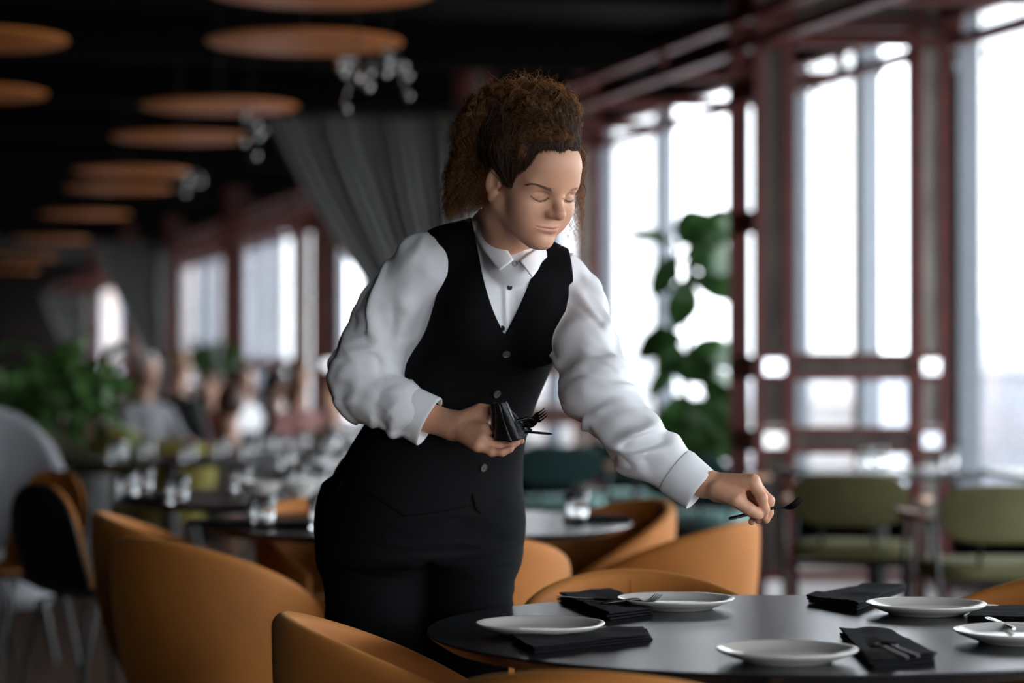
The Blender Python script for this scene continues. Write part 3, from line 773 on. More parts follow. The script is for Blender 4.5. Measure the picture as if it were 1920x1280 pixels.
def hand_left(P):
    d = s_cone(P, A(1256, 873, YL+.035), L_wr, .029, .0255)
    d = smin(d, s_ell(P, L_wr, (.026, .026, .023)), .02)
    for m, r in zip(L_mcp, (.0165, .0165, .0155, .014)): d = smin(d, s_cone(P, L_wr, m, .020, r*.92), .012)
    d = smin(d, s_cone(P, A(1345, 922, YL-.012), A(1386, 934, YL-.030), .019, .014), .018)
    for f, r in zip(L_fing, L_fr):
        d = smin(d, chain(P, f, r), .005)
        d = smin(d, s_ball(P, f[1], r[1]*1.05), .006)
    d = smin(d, chain(P, L_th, (.016, .0135, .0115, .0095)), .010)
    d = smin(d, s_ell(P, A(1413, 960, YL-.036), (.012, .0105, .009)), .008)
    d = d + .0007*(vnoise(P, 120.)-.5) - .0012*np.maximum(0, .35-np.abs(vnoise(P, (55, 55, 110))-.5)*4)*.4
    return d
# right hand: palm up under the folded napkin
YR = 4.615
R_wr = A(852, 798, YR+.035)
R_mcp = [A(907, 790, YR+.010), A(908, 806, YR-.012), A(905, 822, YR-.024), A(897, 835, YR-.026)]
R_fing = [
 [R_mcp[0], A(937, 808, YR+.022), A(958, 815, YR+.024), A(975, 818, YR+.020)],
 [R_mcp[1], A(938, 824, YR-.004), A(960, 828, YR-.006), A(976, 826, YR-.006)],
 [R_mcp[2], A(934, 838, YR-.024), A(955, 838, YR-.030), A(968, 830, YR-.030)],
 [R_mcp[3], A(922, 847, YR-.034), A(942, 848, YR-.040), A(957, 842, YR-.040)]]
R_fr = L_fr
R_th = [A(872, 785, YR+.02), A(900, 771, YR+.014), A(925, 769, YR+.016), A(945, 773, YR+.018)]
def hand_right(P):
    d = s_cone(P, RW + (RE-RW)*.55, R_wr, .034, .026)
    d = smin(d, s_ell(P, R_wr, (.027, .026, .027)), .02)
    for m, r in zip(R_mcp, (.0165, .0165, .0155, .0145)): d = smin(d, s_cone(P, R_wr, m, .021, r*.95), .012)
    d = smin(d, s_cone(P, A(866, 790, YR+.02), R_th[1], .019, .014), .016)
    for f, r in zip(R_fing, R_fr):
        d = smin(d, chain(P, f, r), .005); d = smin(d, s_ball(P, f[1], r[1]*1.04), .006)
    d = smin(d, chain(P, R_th, (.016, .0135, .0115, .0095)), .010)
    return d + .0007*(vnoise(P, 120.)-.5)
# ---- head --------------------------------------------------------------
MOUTH = None
def poly_cone(Q, pts, rs):
    e = None
    for i in range(len(pts)-1):
        f = s_cone(Q, pts[i], pts[i+1], rs[i], rs[i+1]); e = f if e is None else np.minimum(e, f)
    return e
def lips(Q): return poly_cone(Q, MOUTH[1], MOUTH[4]), poly_cone(Q, MOUTH[2], MOUTH[5])
def mouth(Q, d):
    up, lo_ = lips(Q); d = smin(d, up, .0055); d = smin(d, lo_, .0065)
    return smax(d, -poly_cone(Q, MOUTH[0], MOUTH[3]), .0022)
def head_local(Q):
    sx = np.abs(Q[:, 0]); Q2 = Q.copy(); Q2[:, 0] = sx            # mirrored
    d = s_ell(Q, (0, -.014, .046), (.0755, .098, .086))
    d = smin(d, s_ell(Q, (0, .034, -.006), (.0690, .0580, .080)), .035)
    d = smin(d, s_ell(Q, (0, .060, .050), (.0560, .0360, .046)), .045)           # forehead
    d = smin(d, s_ell(Q, (0, .040, -.060), (.054, .046, .046)), .03)
    d = smin(d, s_cone(Q2, (.055, .002, -.046), (.012, .069, -.091), .020, .018), .030)
    d = smin(d, s_ell(Q, (0, .079, -.092), (.019, .0145, .0150)), .022)
    d = smin(d, s_ell(Q2, (.043, .055, -.030), (.0275, .029, .029)), .026)      # cheeks
    d = smin(d, s_cone(Q2, (.048, .064, .021), (.0, .0790, .020), .0125, .012), .026)  # brow
    d = smax(d, -s_ell(Q2, (.0340, .0980, .0005), (.0150, .0150, .0095)), .022)  # sockets
    d = smin(d, s_ell(Q2, (.0335, .0665, -.0025), (.0190, .0180, .0140)), .0045)  # lids over the eyes
    lidc = .0006+np.minimum(s_cone(Q2, (.0190, .0850, .0035), (.0330, .0850, .0068), .0008, .0010), s_cone(Q2, (.0330, .0850, .0068), (.0515, .0740, .0030), .0010, .0008)); d = smax(d, -lidc, .006)
    slit = np.minimum(s_cone(Q2, (.0185, .0835, -.0070), (.0320, .0850, -.0115), .0009, .0012), s_cone(Q2, (.0320, .0850, -.0115), (.0515, .0730, -.0045), .0012, .0009)); d = smax(d, -slit, .0022)
    d = smin(d, s_ell(Q2, (.036, .056, -.052), (.024, .026, .026)), .03)
    # nose
    d = smin(d, s_cone(Q, (0, .0835, .012), (0, .1080, -.0240), .0080, .0100), .018)
    d = smin(d, s_ell(Q, (0, .1085, -.0280), (.0122, .0105, .0102)), .010)
    d = smin(d, s_ell(Q2, (.0132, .0955, -.0310), (.0068, .0105, .0074)), .012)
    d = smin(d, s_ell(Q, (0, .1000, -.0335), (.0125, .0105, .0062)), .008)
    d = smax(d, -s_ell(Q2, (.0068, .1010, -.0400), (.0034, .0055, .0030)), .003)
    # mouth
    d = smin(d, s_ell(Q, (0, .070, -.058), (.036, .0200, .022)), .020)
    if MOUTH is not None: d = mouth(Q, d)
    d = smax(d, -s_cone(Q, (0, .0985, -.0410), (0, .0965, -.0480), .0010, .0014), .004)   # philtrum
    d = smax(d, -s_ell(Q, (0, .0985, -.0745), (.016, .0050, .0035)), .010)
    # ears
    ca, sa = math.cos(.42), math.sin(.42)
    E = Q2-V3((.0755, -.014, -.010)); q = np.stack([E[:, 0]*ca+E[:, 1]*sa, -E[:, 0]*sa+E[:, 1]*ca, E[:, 2]-.18*E[:, 1]], 1)
    ear = s_ell(q, (0, 0, .004), (.0068, .0165, .0280)); ear = smin(ear, s_ell(q, (.000, .006, -.026), (.0060, .0090, .0110)), .008)
    bowl = s_ell(q, (.0080, .001, .003), (.0062, .0115, .0205)); ear = smax(ear, -bowl, .004)
    ear = smin(ear, s_cone(q, (.0015, -.004, -.010), (.0015, -.006, .010), .0030, .0028), .004)
    ear = smin(ear, s_ell(q, (.002, .0145, -.004), (.0045, .0045, .0060)), .004)
    d = smin(d, ear, .005)
    return d
def to_head(P): return ((P-V3(H0)) @ HR.astype(f32))/f32(HS)
def head_neck(P):
    d = head_local(to_head(P))*HS
    d = smin(d, s_cone(P, NECK1, NECK0, .054, .058), .030)
    d = smin(d, s_cone(P, hw((-.035, -.02, -.060)), A(948, 478, 4.660), .024, .016), .045)
    return d
def body_core(P):
    d = torso(P)+.014
    d = smin(d, s_cone(P, NECK0, NECK1, .054, .050), .03)
    for s, e, w in ((RS, RE, RW), (LS, LE, LW)):
        d = smin(d, s_cone(P, s, e, .031, .028), .03); d = smin(d, s_cone(P, e, w, .028, .023), .02)
    return smin(d, legs(P)+.014, .03)
# nearest point of a field along the line of sight of (u, v)
def hit(fn, u, v, y0=4.3, y1=5.1, off=0.):
    ys = np.linspace(y0, y1, 500); P = np.stack([(u-960)/FPX*ys, ys, CAM_H-(v-HOR)/FPX*ys], 1).astype(f32); d = fn(P); i = int(np.argmax(d < off))
    return np.array(P[i], float)
def _skin_at(pts, push): return [to_head(hit(head_neck, u, v, 4.30, 4.75)[None].astype(f32))[0].astype(float)+np.array([0, push, 0]) for u, v in pts]
_ml = _skin_at(smooth_poly([(1003.5, 424), (1009, 425.6), (1016, 427), (1024, 428), (1034, 429), (1041, 427.8), (1049, 426.2)], 3), .0010)
_up = _skin_at([(1006, 423.8), (1013, 424.6), (1022, 425.6), (1031, 426.2), (1036, 427), (1041, 425.8), (1047, 425.8)], -.0008)
_lo = _skin_at([(1007, 427), (1014, 430), (1023, 432.8), (1033, 434.2), (1041, 432), (1047, 428.2)], -.0026)
MOUTH = (_ml, _up, _lo, [.0013]*64, (.0008, .0016, .0024, .0029, .0027, .0026, .0008), (.0010, .0034, .0052, .0060, .0052, .0012))
# ---- clothing fields ---------------------------------------------------
def arm_frame(P, a, b):
    a = V3(a); b = V3(b); t = (b-a)/np.linalg.norm(b-a); up = V3((0, -1, 0)); x = np.cross(t, up); x /= np.linalg.norm(x); y = np.cross(x, t)
    q = P-a; return q @ t, q @ x, q @ y
def ridge(n): return 1-np.abs(n*2-1)*2
def crisp(n): h = np.maximum(0, 1-((n*2-1)*1.75)**2); return h*h*(1.5-.5*h)
def folds(P, s, e, w, seed):
    t1, x1, y1 = arm_frame(P, s, e); t2, x2, y2 = arm_frame(P, e, w); L1 = np.linalg.norm(e-s); L2 = np.linalg.norm(w-e)
    wp = vnoise(P, 9.)*1.2
    q = np.stack([t1*5.5+seed+wp, x1*21+t1*9, y1*21-t1*5], 1).astype(f32); n1 = crisp(vnoise(q, 1.0))          # long folds down the upper arm
    q = np.stack([t1*13-x1*12+seed*2+wp, x1*13+t1*10, y1*13], 1).astype(f32); n1b = crisp(vnoise(q, 1.0))
    q = np.stack([t2*23+seed+x2*15+wp, x2*8-t2*8, y2*9], 1).astype(f32); n2 = crisp(vnoise(q, 1.0))          # folds across the forearm
    q = np.stack([t2*8+seed-x2*9, x2*23+t2*10, y2*20], 1).astype(f32); n2b = crisp(vnoise(q, 1.0))
    w2 = 1/(1+np.exp(-(t1-L1*.84)/.022))
    q = np.stack([t1*32+seed+x1*16+wp, x1*8-t1*8, y1*10], 1).astype(f32); n3 = crisp(vnoise(q, 1.0))           # bunching at the elbow
    we = np.exp(-(n_len(P-V3(e))/.085)**2); fade = np.clip((L2*.80-t2)/.05, 0, 1)
    return ((.0090*n1+.0060*n1b)*(1-w2)+(.0100*n2+.0050*n2b)*w2+.0090*n3*we-.0035)*fade
CUFF_R0, CUFF_R1 = A(764, 769, 4.677), A(806, 791, 4.668)
CUFF_L0, CUFF_L1 = A(1266, 882, 4.515), A(1314, 919, 4.50)
def tube_cut(P, a, b):                               # > 0 beyond b
    t = V3(b)-V3(a); t /= np.linalg.norm(t); return (P-V3(b)) @ t
def sleeve_r(P):
    d = s_cone(P, A(796, 503, 4.72), A(732, 585, 4.735), .060, .057)
    d = smin(d, s_cone(P, A(732, 585, 4.735), A(686, 690, 4.745), .057, .057), .04)
    d = smin(d, s_cone(P, A(686, 690, 4.745), A(684, 730, 4.74), .059, .056), .04)
    d = smin(d, s_cone(P, A(684, 732, 4.74), A(750, 767, 4.68), .053, .046), .03)
    d = smin(d, s_cone(P, A(750, 767, 4.68), CUFF_R1, .046, .044), .02)
    return d - folds(P, RS, RE, RW, 3.1)
def sleeve_l(P):
    d = s_cone(P, A(1080, 552, 4.765), A(1094, 640, 4.67), .052, .052)
    d = smin(d, s_cone(P, A(1094, 640, 4.66), A(1121, 735, 4.60), .052, .056), .04)
    d = smin(d, s_cone(P, A(1121, 735, 4.60), A(1196, 829, 4.545), .056, .052), .04)
    d = smin(d, s_cone(P, A(1196, 829, 4.545), CUFF_L1+(CUFF_L1-CUFF_L0)*.2, .052, .0395), .03)
    return d - folds(P, LS, LE, LW, 11.7)
def shirt(P):
    d = torso(P)-.003
    t = .0035*ridge(vnoise(P, (38, 20, 9)))-.001
    d = smax(d-np.clip(t, -.002, .003), 1.04-P[:, 2], .01)                 # tucked in below the waist
    arms = np.minimum(smax(sleeve_r(P), tube_cut(P, CUFF_R0, CUFF_R0+(CUFF_R1-CUFF_R0)*.7), .003), smax(sleeve_l(P), tube_cut(P, CUFF_L0, CUFF_L0+(CUFF_L1-CUFF_L0)*.7), .003))
    d = smin(d, arms, .022)
    d = smin(d, s_cone(P, NECK0, NECK1, .064, .060)+np.maximum(0, (P @ V3((NECK1-NECK0)/np.linalg.norm(NECK1-NECK0)))*0), .02) if False else d
    ax = (NECK1-NECK0)/np.linalg.norm(NECK1-NECK0); st = s_cone(P, NECK0-ax*.03, NECK0+ax*.03, .064, .061); st = smin(st, s_ball(P, A(957, 494, 4.672), .050), .02)
    return smin(d, smax(st, (P-V3(A(964, 486, 4.625))) @ V3(ax), .003), .012)
V_NECK = smooth_poly([(884, 412), (893, 450), (906, 520), (924, 580), (946, 628)])[:-1]+smooth_poly([(946, 628), (966, 590), (990, 535), (1006, 490), (1013, 462)])+[(1013, 380), (884, 380)]
HOLE_R = smooth_poly([(784, 395), (789, 433), (815, 447), (826, 478), (822, 530), (812, 575), (795, 625), (772, 662), (748, 702)])+[(690, 702), (690, 395)]
HOLE_L = smooth_poly([(1060, 440), (1071, 488), (1075, 535), (1068, 585), (1056, 632), (1046, 672), (1030, 706)])+[(1140, 706), (1140, 440)]
HEM = [(560, 866), (624, 888), (690, 922), (757, 969), (815, 962), (877, 950), (884, 926), (891, 955), (912, 981), (935, 1003), (955, 988), (976, 972), (1040, 960), (1040, 1200), (560, 1200)]
def vest(P):
    d = torso(P)-.0085 + .0012*(vnoise(P, (14, 14, 7))-.5)
    u, v = uv_of(P); px = P[:, 1]/FPX; l, f, a, b = torso_local(P)
    vn = poly_sd(u, v, V_NECK)*px; vn = np.where(P[:, 1] < 4.745, vn, .05*np.ones_like(vn))
    d = smax(d, -vn, .004)
    for h in (HOLE_R, HOLE_L): d = smax(d, -poly_sd(u, v, h)*px, .004)
    hm = poly_sd(u, v, HEM)*px; back = np.clip((P[:, 2]-(A(700, 915, 4.9)[2])), -1, 1)
    hem = np.where(f > -.02, -hm, -back)
    d = smax(d, hem, .003)
    # overlap of the fronts: a slight step along the button line
    n = s_cone(P, NECK0, NECK1, .066, .06); d = smax(d, -n, .01)
    return d
def trousers(P):
    d = legs(P, 0.0); t = torso_core(P)
    d = smin(d, smax(t-.0045, P[:, 2]-1.06, .004), .08)
    d = smax(d, torso(P)-.0065-1.6*np.maximum(0, 1.005-P[:, 2]), .012)
    w = ridge(vnoise(P, (10, 10, 34))); cr = A(797, 1015, 4.80); we = np.exp(-(n_len((P-V3(cr))*V3((.8, .5, 1.3)))/.10)**2)
    d = d-.0045*w*we-.0012*ridge(vnoise(P, (12, 12, 60)))
    g_ = s_cone(P, A(797, 1035, 4.780), A(802, 1210, 4.800), .004, .010); d = smax(d, -g_, .035)
    return smax(d, .055-P[:, 2], .01)
# ---- meshes ------------------------------------------------------------
W0 = np.array([-.17, 4.93, 0.0])
woman = empty('person', W0); tag(woman, 'waitress with curly brown hair in white shirt and black waistcoat, leaning to lay a fork', 'person')
def skin_mat():
    m = mat('skin', (.60, .335, .235), .48, sss=.15, spec=.4, bump=.04, bscale=500)
    N = m.node_tree.nodes; L = m.node_tree.links; P = N['Principled BSDF']
    at_ = N.new('ShaderNodeAttribute'); at_.attribute_name = 'tint'
    L.new(at_.outputs['Color'], P.inputs['Base Color']); return m
M['skin'] = skin_mat()
M['shirt'] = mat('white_cotton', (.90,.90,.93), .75, bump=.05, bscale=250, sheen=.1)
M['vest'] = mat('black_wool_waistcoat', (.0048,.0048,.0055), .8, bump=.08, bscale=500, spec=.08)
M['trouser'] = mat('black_trouser_cloth', (.0050,.0050,.0058), .85, bump=.08, bscale=500, spec=.08)
M['button'] = mat('black_horn_button', (.035,.033,.033), .25, spec=.6)
M['button2'] = mat('smoky_grey_button', (.10,.095,.092), .22, spec=.7)
Vh, Fh = surface(head_neck, H0-np.array([.15, .15, .30]), H0+np.array([.15, .15, .17]), .0022)
keep = Vh[:, 2] > NECK0[2]-.06
Vh, Fh = drop_part(Vh, Fh, keep)
def near(Vx, c, r): return n_len(Vx-V3(c)) < r
Vl, Fl = surface(hand_left, A(1262, 990, YL)-.07, A(1450, 850, YL)+.085, .0017)
Vr, Fr = surface(hand_right, A(770, 860, YR)-.06, A(985, 770, YR+.09)+.05, .0017)
lo = np.array([-.5, 4.4, .03]); hi = np.array([.45, 5.15, 1.56])
Vb, Fb = surface(body_core, lo, hi, .009)
bk = (Vb[:, 2] < NECK0[2]-.01) & ~near(Vb, LW, .10) & ~near(Vb, RW, .08)
Vb, Fb = drop_part(Vb, Fb, bk)
Vs, Fs = join_nets([(Vb, Fb), (Vh, Fh), (Vl, Fl), (Vr, Fr)])
me = to_mesh('body', Vs, Fs, W0)
# skin colour: lips, cheeks, nose tip and knuckles are a little redder
tint = np.tile(np.array([.70, .37, .235], f32), (len(Vs), 1)); q = to_head(Vs); qa = q.copy(); qa[:, 0] = np.abs(qa[:, 0])
ishead = (np.abs(q) < .16).all(1)
def mixc(c, w): 
    global tint
    w = (w*ishead)[:, None]; tint = tint*(1-w)+np.array(c, f32)*w
mixc((.60, .26, .19), .55*np.exp(-(n_len((qa-V3((.044, .062, -.030)))/V3((1, 1, .8)))/.022)**2))
mixc((.58, .27, .20), .6*np.exp(-(n_len(q-V3((0, .112, -.03)))/.012)**2))
lw = np.minimum(*lips(q))-.0004
mixc((.50, .185, .15), np.clip(.6-lw/.0022, 0, 1)*.8)
mixc((.40, .17, .105), .75*np.exp(-(n_len((qa-V3((.0315, .083, .003)))/V3((1.3, 1, .7)))/.011)**2))  # reddish lids, with the shading above the eyes painted in
for c in [f[1] for f in L_fing+R_fing]+[f[3] for f in L_fing+R_fing]+[L_th[3]]:
    w = (.5*np.exp(-(n_len(Vs-V3(c))/.011)**2))[:, None]; tint = tint*(1-w)+np.array([.60, .25, .18], f32)*w
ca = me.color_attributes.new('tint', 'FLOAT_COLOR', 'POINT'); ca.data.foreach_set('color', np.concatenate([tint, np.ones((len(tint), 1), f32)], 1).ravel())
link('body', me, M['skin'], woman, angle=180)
def cloth(name, fn, lo, hi, h, m, parent=None, newton=2):
    V, F = surface(fn, lo, hi, h, newton=newton); return link(name, to_mesh(name, V, F, W0), m, parent or woman, angle=180)
sh = cloth('shirt', shirt, (-.42, 4.40, .95), (.42, 5.02, 1.50), .0030, M['shirt'])
ve = cloth('waistcoat', vest, (-.42, 4.50, .80), (.20, 5.12, 1.52), .0034, M['vest'])
tr = cloth('trousers', trousers, (-.48, 4.66, .04), (.12, 5.16, 1.03), .0050, M['trouser'])
def rel(p): return Vector(np.array(p, float)-W0)
# cuffs: a band with an open end
def cuff(name, c0, c1, r0, r1, flat, parent, end_tilt=0.):
    t = (c1-c0)/np.linalg.norm(c1-c0); x = np.cross(t, (0, -1, 0)); x /= np.linalg.norm(x); y = np.cross(x, t); rings_ = []
    prof = [(0, r0-.003), (0, r0), (.15, r0+.0015), (.5, (r0+r1)/2+.001), (.9, r1+.001), (.97, r1+.0012), (1, r1), (1, r1-.002), (.95, r1-.0035), (.6, (r0+r1)/2-.003), (.0, r0-.006)]
    for s, r in prof:
        rings_.append([rel(c0+(c1-c0)*s + t*end_tilt*math.cos(2*PI*k/72)*s*r + (x*math.cos(2*PI*k/72)*r*(1+.02*math.sin(5*2*PI*k/72)) + y*math.sin(2*PI*k/72)*r*flat)) for k in range(72)])
    mb = MB(); mb.loft(rings_, cap=False); return mb.build(name, M['shirt'], parent, angle=50)
cuff('cuff', CUFF_R0, CUFF_R1, .0480, .0500, .92, sh)
cuff('cuff', CUFF_L0, CUFF_L1, .0465, .0430, .95, sh)
# collar: stand and two pointed flaps
def strip(pts_in, pts_out, nm, parent, bulge=.004, n=20, m=8, th=.0022):
    a = smooth_poly(pts_in, n); b = smooth_poly(pts_out, n); k = min(len(a), len(b)); mb = MB()
    def fn(s, t):
        i = s*(k-1); i0 = min(int(i), k-2); w = i-i0
        p = np.array(a[i0])*(1-w)+np.array(a[i0+1])*w; q = np.array(b[i0])*(1-w)+np.array(b[i0+1])*w
        r = p*(1-t)+q*t; r = r+np.array([0, -bulge, 0])*math.sin(PI*t)*1.0; return rel(r)
    mb.grid(fn, 40, m); return mb.build(nm, M['shirt'], parent, solid=th, angle=60)
def S_(u, v, d=-.010): p = hit(shirt, u, v, 4.35); return p+np.array([0, d, 0])
strip([A(905, 388, 4.80), A(902, 392, 4.745), A(912, 402, 4.69), A(930, 433, 4.65), A(948, 463, 4.625), A(963, 488, 4.605)],
      [A(893, 402, 4.80), A(884, 414, 4.745), A(892, 440, 4.685), A(905, 466, 4.640), A(921, 488, 4.612), A(936, 507, 4.592)], 'collar', sh)
strip([A(1020, 420, 4.80), A(1022, 440, 4.755), A(1015, 460, 4.70), A(1004, 468, 4.655), A(990, 477, 4.625), A(974, 488, 4.607)],
      [A(1032, 440, 4.80), A(1032, 462, 4.755), A(1026, 480, 4.70), A(1015, 492, 4.655), A(1008, 506, 4.618), A(998, 520, 4.592)], 'collar', sh)
def disc_button(name, u, v, fn, r, m, parent, d=-.002, tilt=(0, 0)):
    p = hit(fn, u, v, 4.35); q = hit(fn, u+6, v, 4.35); w = hit(fn, u, v+6, 4.35); n = np.cross(q-p, w-p); n /= np.linalg.norm(n); n = n if n[1] < 0 else -n
    R = Vector(n).to_track_quat('Z', 'Y').to_matrix().to_4x4(); R.translation = rel(p+n*.001)
    mb = MB(); mb.lathe([(.0001, 0), (r, 0), (r*1.02, .0012), (r*.95, .0026), (r*.78, .0026), (r*.70, .0018), (.0001, .0018)], 28, R)
    b = mb.build(name, m, parent)
    hb = MB()
    for sx in (-1, 1):
        for sy in (-1, 1): hb.lathe([(.0001, .0024), (r*.10, .0024), (r*.10, .0015), (.0001, .0015)], 8, R @ Matrix.Translation((sx*r*.22, sy*r*.26, 0)))
    hb.build('thread', M['black_metal'], b)
for u, v in ((949, 663), (931, 738), (906, 876)): disc_button('button', u, v, vest, .0082, M['button2'], ve)
for u, v in ((965, 494), (955, 538), (942, 615)): disc_button('button', u, v, shirt, .0055, M['button'], sh)

# ---- eyebrows and lashes: fine hairs set on the skin ------------------------
def hair_mat(name, col, tcol, tr=.35):
    m = bpy.data.materials.new(name); m.use_nodes = True; N = m.node_tree.nodes; L = m.node_tree.links; P = N['Principled BSDF']
    P.inputs['Base Color'].default_value = (*col, 1); P.inputs['Roughness'].default_value = .42; P.inputs['Specular IOR Level'].default_value = .45
    t = N.new('ShaderNodeBsdfTranslucent'); t.inputs[0].default_value = (*tcol, 1)
    x = N.new('ShaderNodeMixShader'); x.inputs[0].default_value = tr; L.new(P.outputs[0], x.inputs[1]); L.new(t.outputs[0], x.inputs[2]); L.new(x.outputs[0], N['Material Output'].inputs[0]); return m
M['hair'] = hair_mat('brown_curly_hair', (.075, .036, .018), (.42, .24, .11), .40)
M['hair_rimlit'] = hair_mat('rimlit_brown_hair', (.22, .115, .05), (.95, .62, .33), .58)  # lighter copy of the hair brown, with the backlight put into its colour
M['hair_dark'] = hair_mat('dark_roots', (.085, .043, .022), (.22, .11, .05), .25)
M['brow'] = hair_mat('brow_hair', (.26, .15, .10), (.2, .12, .08), .15)
def strands_mesh(name, paths, rad, m, parent, sides=3):
    """paths: list of (n,3) world arrays; one mesh of fine tapering tubes"""
    VV = []; FF = []; b = 0
    by = {}
    for p, rr in zip(paths, rad): by.setdefault(len(p), []).append((p, rr))
    for n, lst in by.items():
        P = np.array([x[0] for x in lst]); rr = np.array([x[1] for x in lst]); k = len(lst)
        T = np.gradient(P, axis=1); T /= np.maximum(np.linalg.norm(T, axis=2, keepdims=True), 1e-9)
        ref = np.array([.31, .83, .46]); U = np.cross(T, ref); U /= np.maximum(np.linalg.norm(U, axis=2, keepdims=True), 1e-9); Wv = np.cross(T, U)
        tp = np.linspace(0, 1, n); tp = (1-.75*tp**3)*(.55+.45*np.minimum(1, tp*8)); R_ = rr[:, None]*tp[None]
        ring = np.stack([P+(U*math.cos(2*PI*j/sides)+Wv*math.sin(2*PI*j/sides))*R_[..., None] for j in range(sides)], 2)   # k,n,s,3
        VV.append(ring.reshape(-1, 3)); base = b+(np.arange(k)*n*sides)[:, None, None]; i = np.arange(n-1)[None, :, None]; j = np.arange(sides)[None, None, :]; j2 = (j+1) % sides
        q = np.stack([base+i*sides+j, base+i*sides+j2, base+(i+1)*sides+j2, base+(i+1)*sides+j], -1).reshape(-1, 4); FF.append(q); b += k*n*sides
    return link(name, to_mesh(name, np.concatenate(VV).astype(f32), np.concatenate(FF), W0), m, parent, angle=180)
rh = np.random.RandomState(21)
def face_pts(pts): return [hit(head_neck, u, v, 4.35, 4.75) for u, v in pts]
for side, ctr in ((0, [(988, 347.5), (997, 345.5), (1006, 346.5), (1015, 349.5), (1024, 353), (1037, 358)]), (1, [(1087.5, 351), (1083, 352.5), (1078, 354.5), (1073, 356.5), (1067, 358.5)])):
    c = np.array(smooth_poly(ctr, 10)); paths = []; n = len(c)
    for k in range(420 if side == 0 else 190):
        s_ = rh.rand(); i = min(int(s_*(n-1)), n-2); p = c[i]; d = c[0]-c[-1]; d = d/np.linalg.norm(d)*(1 if side == 0 else 1)
        wv = (1.3+2.6*s_**.8)*(1 if side == 0 else .75); o = (rh.rand()-.5)*2*wv
        st = p+np.array([0, o]); en = st+d*(4+3*rh.rand())*(1 if side == 0 else .6)+np.array([0, -1.6*s_+(-o*.5)])
        a, b2 = face_pts([st, en])
        if abs(a[1]-b2[1]) > .035 or min(a[1], b2[1]) < 4.38: continue
        mid = (a+b2)/2; off = np.array([0, -.0009, .0002])
        paths.append(np.array([a+off*.3, mid+off*1.2, b2+off]))
    strands_mesh('eyebrow', paths, [.00024]*len(paths), M['brow'], woman)
for lash in ([(996, 366), (1001, 370.5), (1007, 374.6), (1013, 376.2), (1020, 374.8), (1026, 371.5), (1030, 369)], [(1055.5, 370.5), (1060, 373.8), (1065, 375.8), (1070, 376), (1074, 374.8), (1077, 373)]):
    c = smooth_poly(lash, 5); P = [p for p in face_pts(c) if p[1] > 4.38]; off = np.array([0, -.0010, 0]); mb = MB(); n = len(P)
    q_ = np.array([p+off for p in P]); q_ = q_ if lash[0][0] > 1040 else q_[::-1]; paths = [q_, q_[n//2-3:]+np.array([0, -.0004, -.0007])]; rad = [.0012, .0013]
    for k in range(26):
        i = int((k+.5)/26*(n-1)); p = np.array(P[i])+off; dx = (i/(n-1)-.5)
        e = p+np.array([dx*.006, -.0060, -.0038]); paths.append(np.array([p, p*.5+e*.5+np.array([0, 0, -.0012]), e])); rad.append(.00032)
    strands_mesh('eyelash', paths, rad, M['brow'], woman)
# ---- hair ---------------------------------------------------------------
M['hair_base'] = mat('dark_hair_base', (.035, .018, .010), .9, spec=.1)
HL = smooth_poly([(914, 372), (922, 340), (931, 316), (941, 332), (952, 352), (962, 349), (968, 334), (979, 322), (990, 316), (999, 302), (1009, 290), (1030, 284), (1055, 287), (1068, 281), (1090, 283), (1130, 290)], 6)
CAP = HL+[(1150, 100), (760, 100), (760, 420), (900, 440)]
def cap_edge(P):
    q = to_head(P); qm = q.copy(); qm[:, 0] = -np.abs(qm[:, 0]); Wm = (qm*f32(HS)) @ HR.T.astype(f32)+V3(H0)
    u, v = uv_of(Wm); e = poly_sd(u, v, CAP)*P[:, 1]/FPX
    back = np.maximum(q[:, 1]+.030, -.070-q[:, 2])
    ear = (np.sqrt(((u-928)/19)**2+((v-345)/35)**2)-1)*.019
    return np.maximum(np.minimum(e, back)+.004, -ear)
def hair_cap(P):
    q = to_head(P); d = s_ell(q, (0, -.016, .048), (.0775, .100, .088))*HS
    hd = head_local(q)*HS; d = np.minimum(d, hd)
    e = cap_edge(P); th = np.clip(-e*.35, 0, .0045)
    ang = np.arctan2(q[:, 0], q[:, 1]+.02); d = d-th-.0012*(vnoise(np.stack([ang*26, q[:, 2]*14, q[:, 1]*10], 1).astype(f32), 1.)-.5)*np.clip(-e*60, 0, 1)
    return smax(d, e, .004)
MASS = [(A(982, 216, 4.625), (.088, .080, .052)), (A(908, 240, 4.66), (.050, .062, .066)), (A(880, 320, 4.67), (.030, .050, .070)), (A(866, 375, 4.67), (.022, .040, .040)), (A(1050, 225, 4.60), (.036, .05, .042))]
def hair_mass(P):
    d = None
    for c, rr in MASS:
        e = s_ell(P, c, rr); d = e if d is None else smin(d, e, .035)
    d = smin(d, s_ell(P, hw((0, -.055, .06)), (.085, .085, .09)), .04)
    return d+.016*(vnoise(P, 55.)-.35)+.008*(vnoise(P, 120.)-.5)
V_, F_ = surface(hair_cap, H0-np.array([.16, .16, .14]), H0+np.array([.16, .16, .19]), .0028)
hair = link('hair', to_mesh('hair', V_, F_, W0), M['hair_base'], woman, angle=180); hair['label'] = 'brown curly hair pinned up on the crown'
V_, F_ = surface(hair_mass, A(800, 430, 4.85)-.05, A(1120, 130, 4.5)+.06 if False else np.array([.17, 4.90, 1.80]), .0050, newton=0)
link('curl_mass', to_mesh('curl_mass', V_, F_, W0), M['hair_base'], hair, angle=180)
Kb = hw((0, -.055, .135))
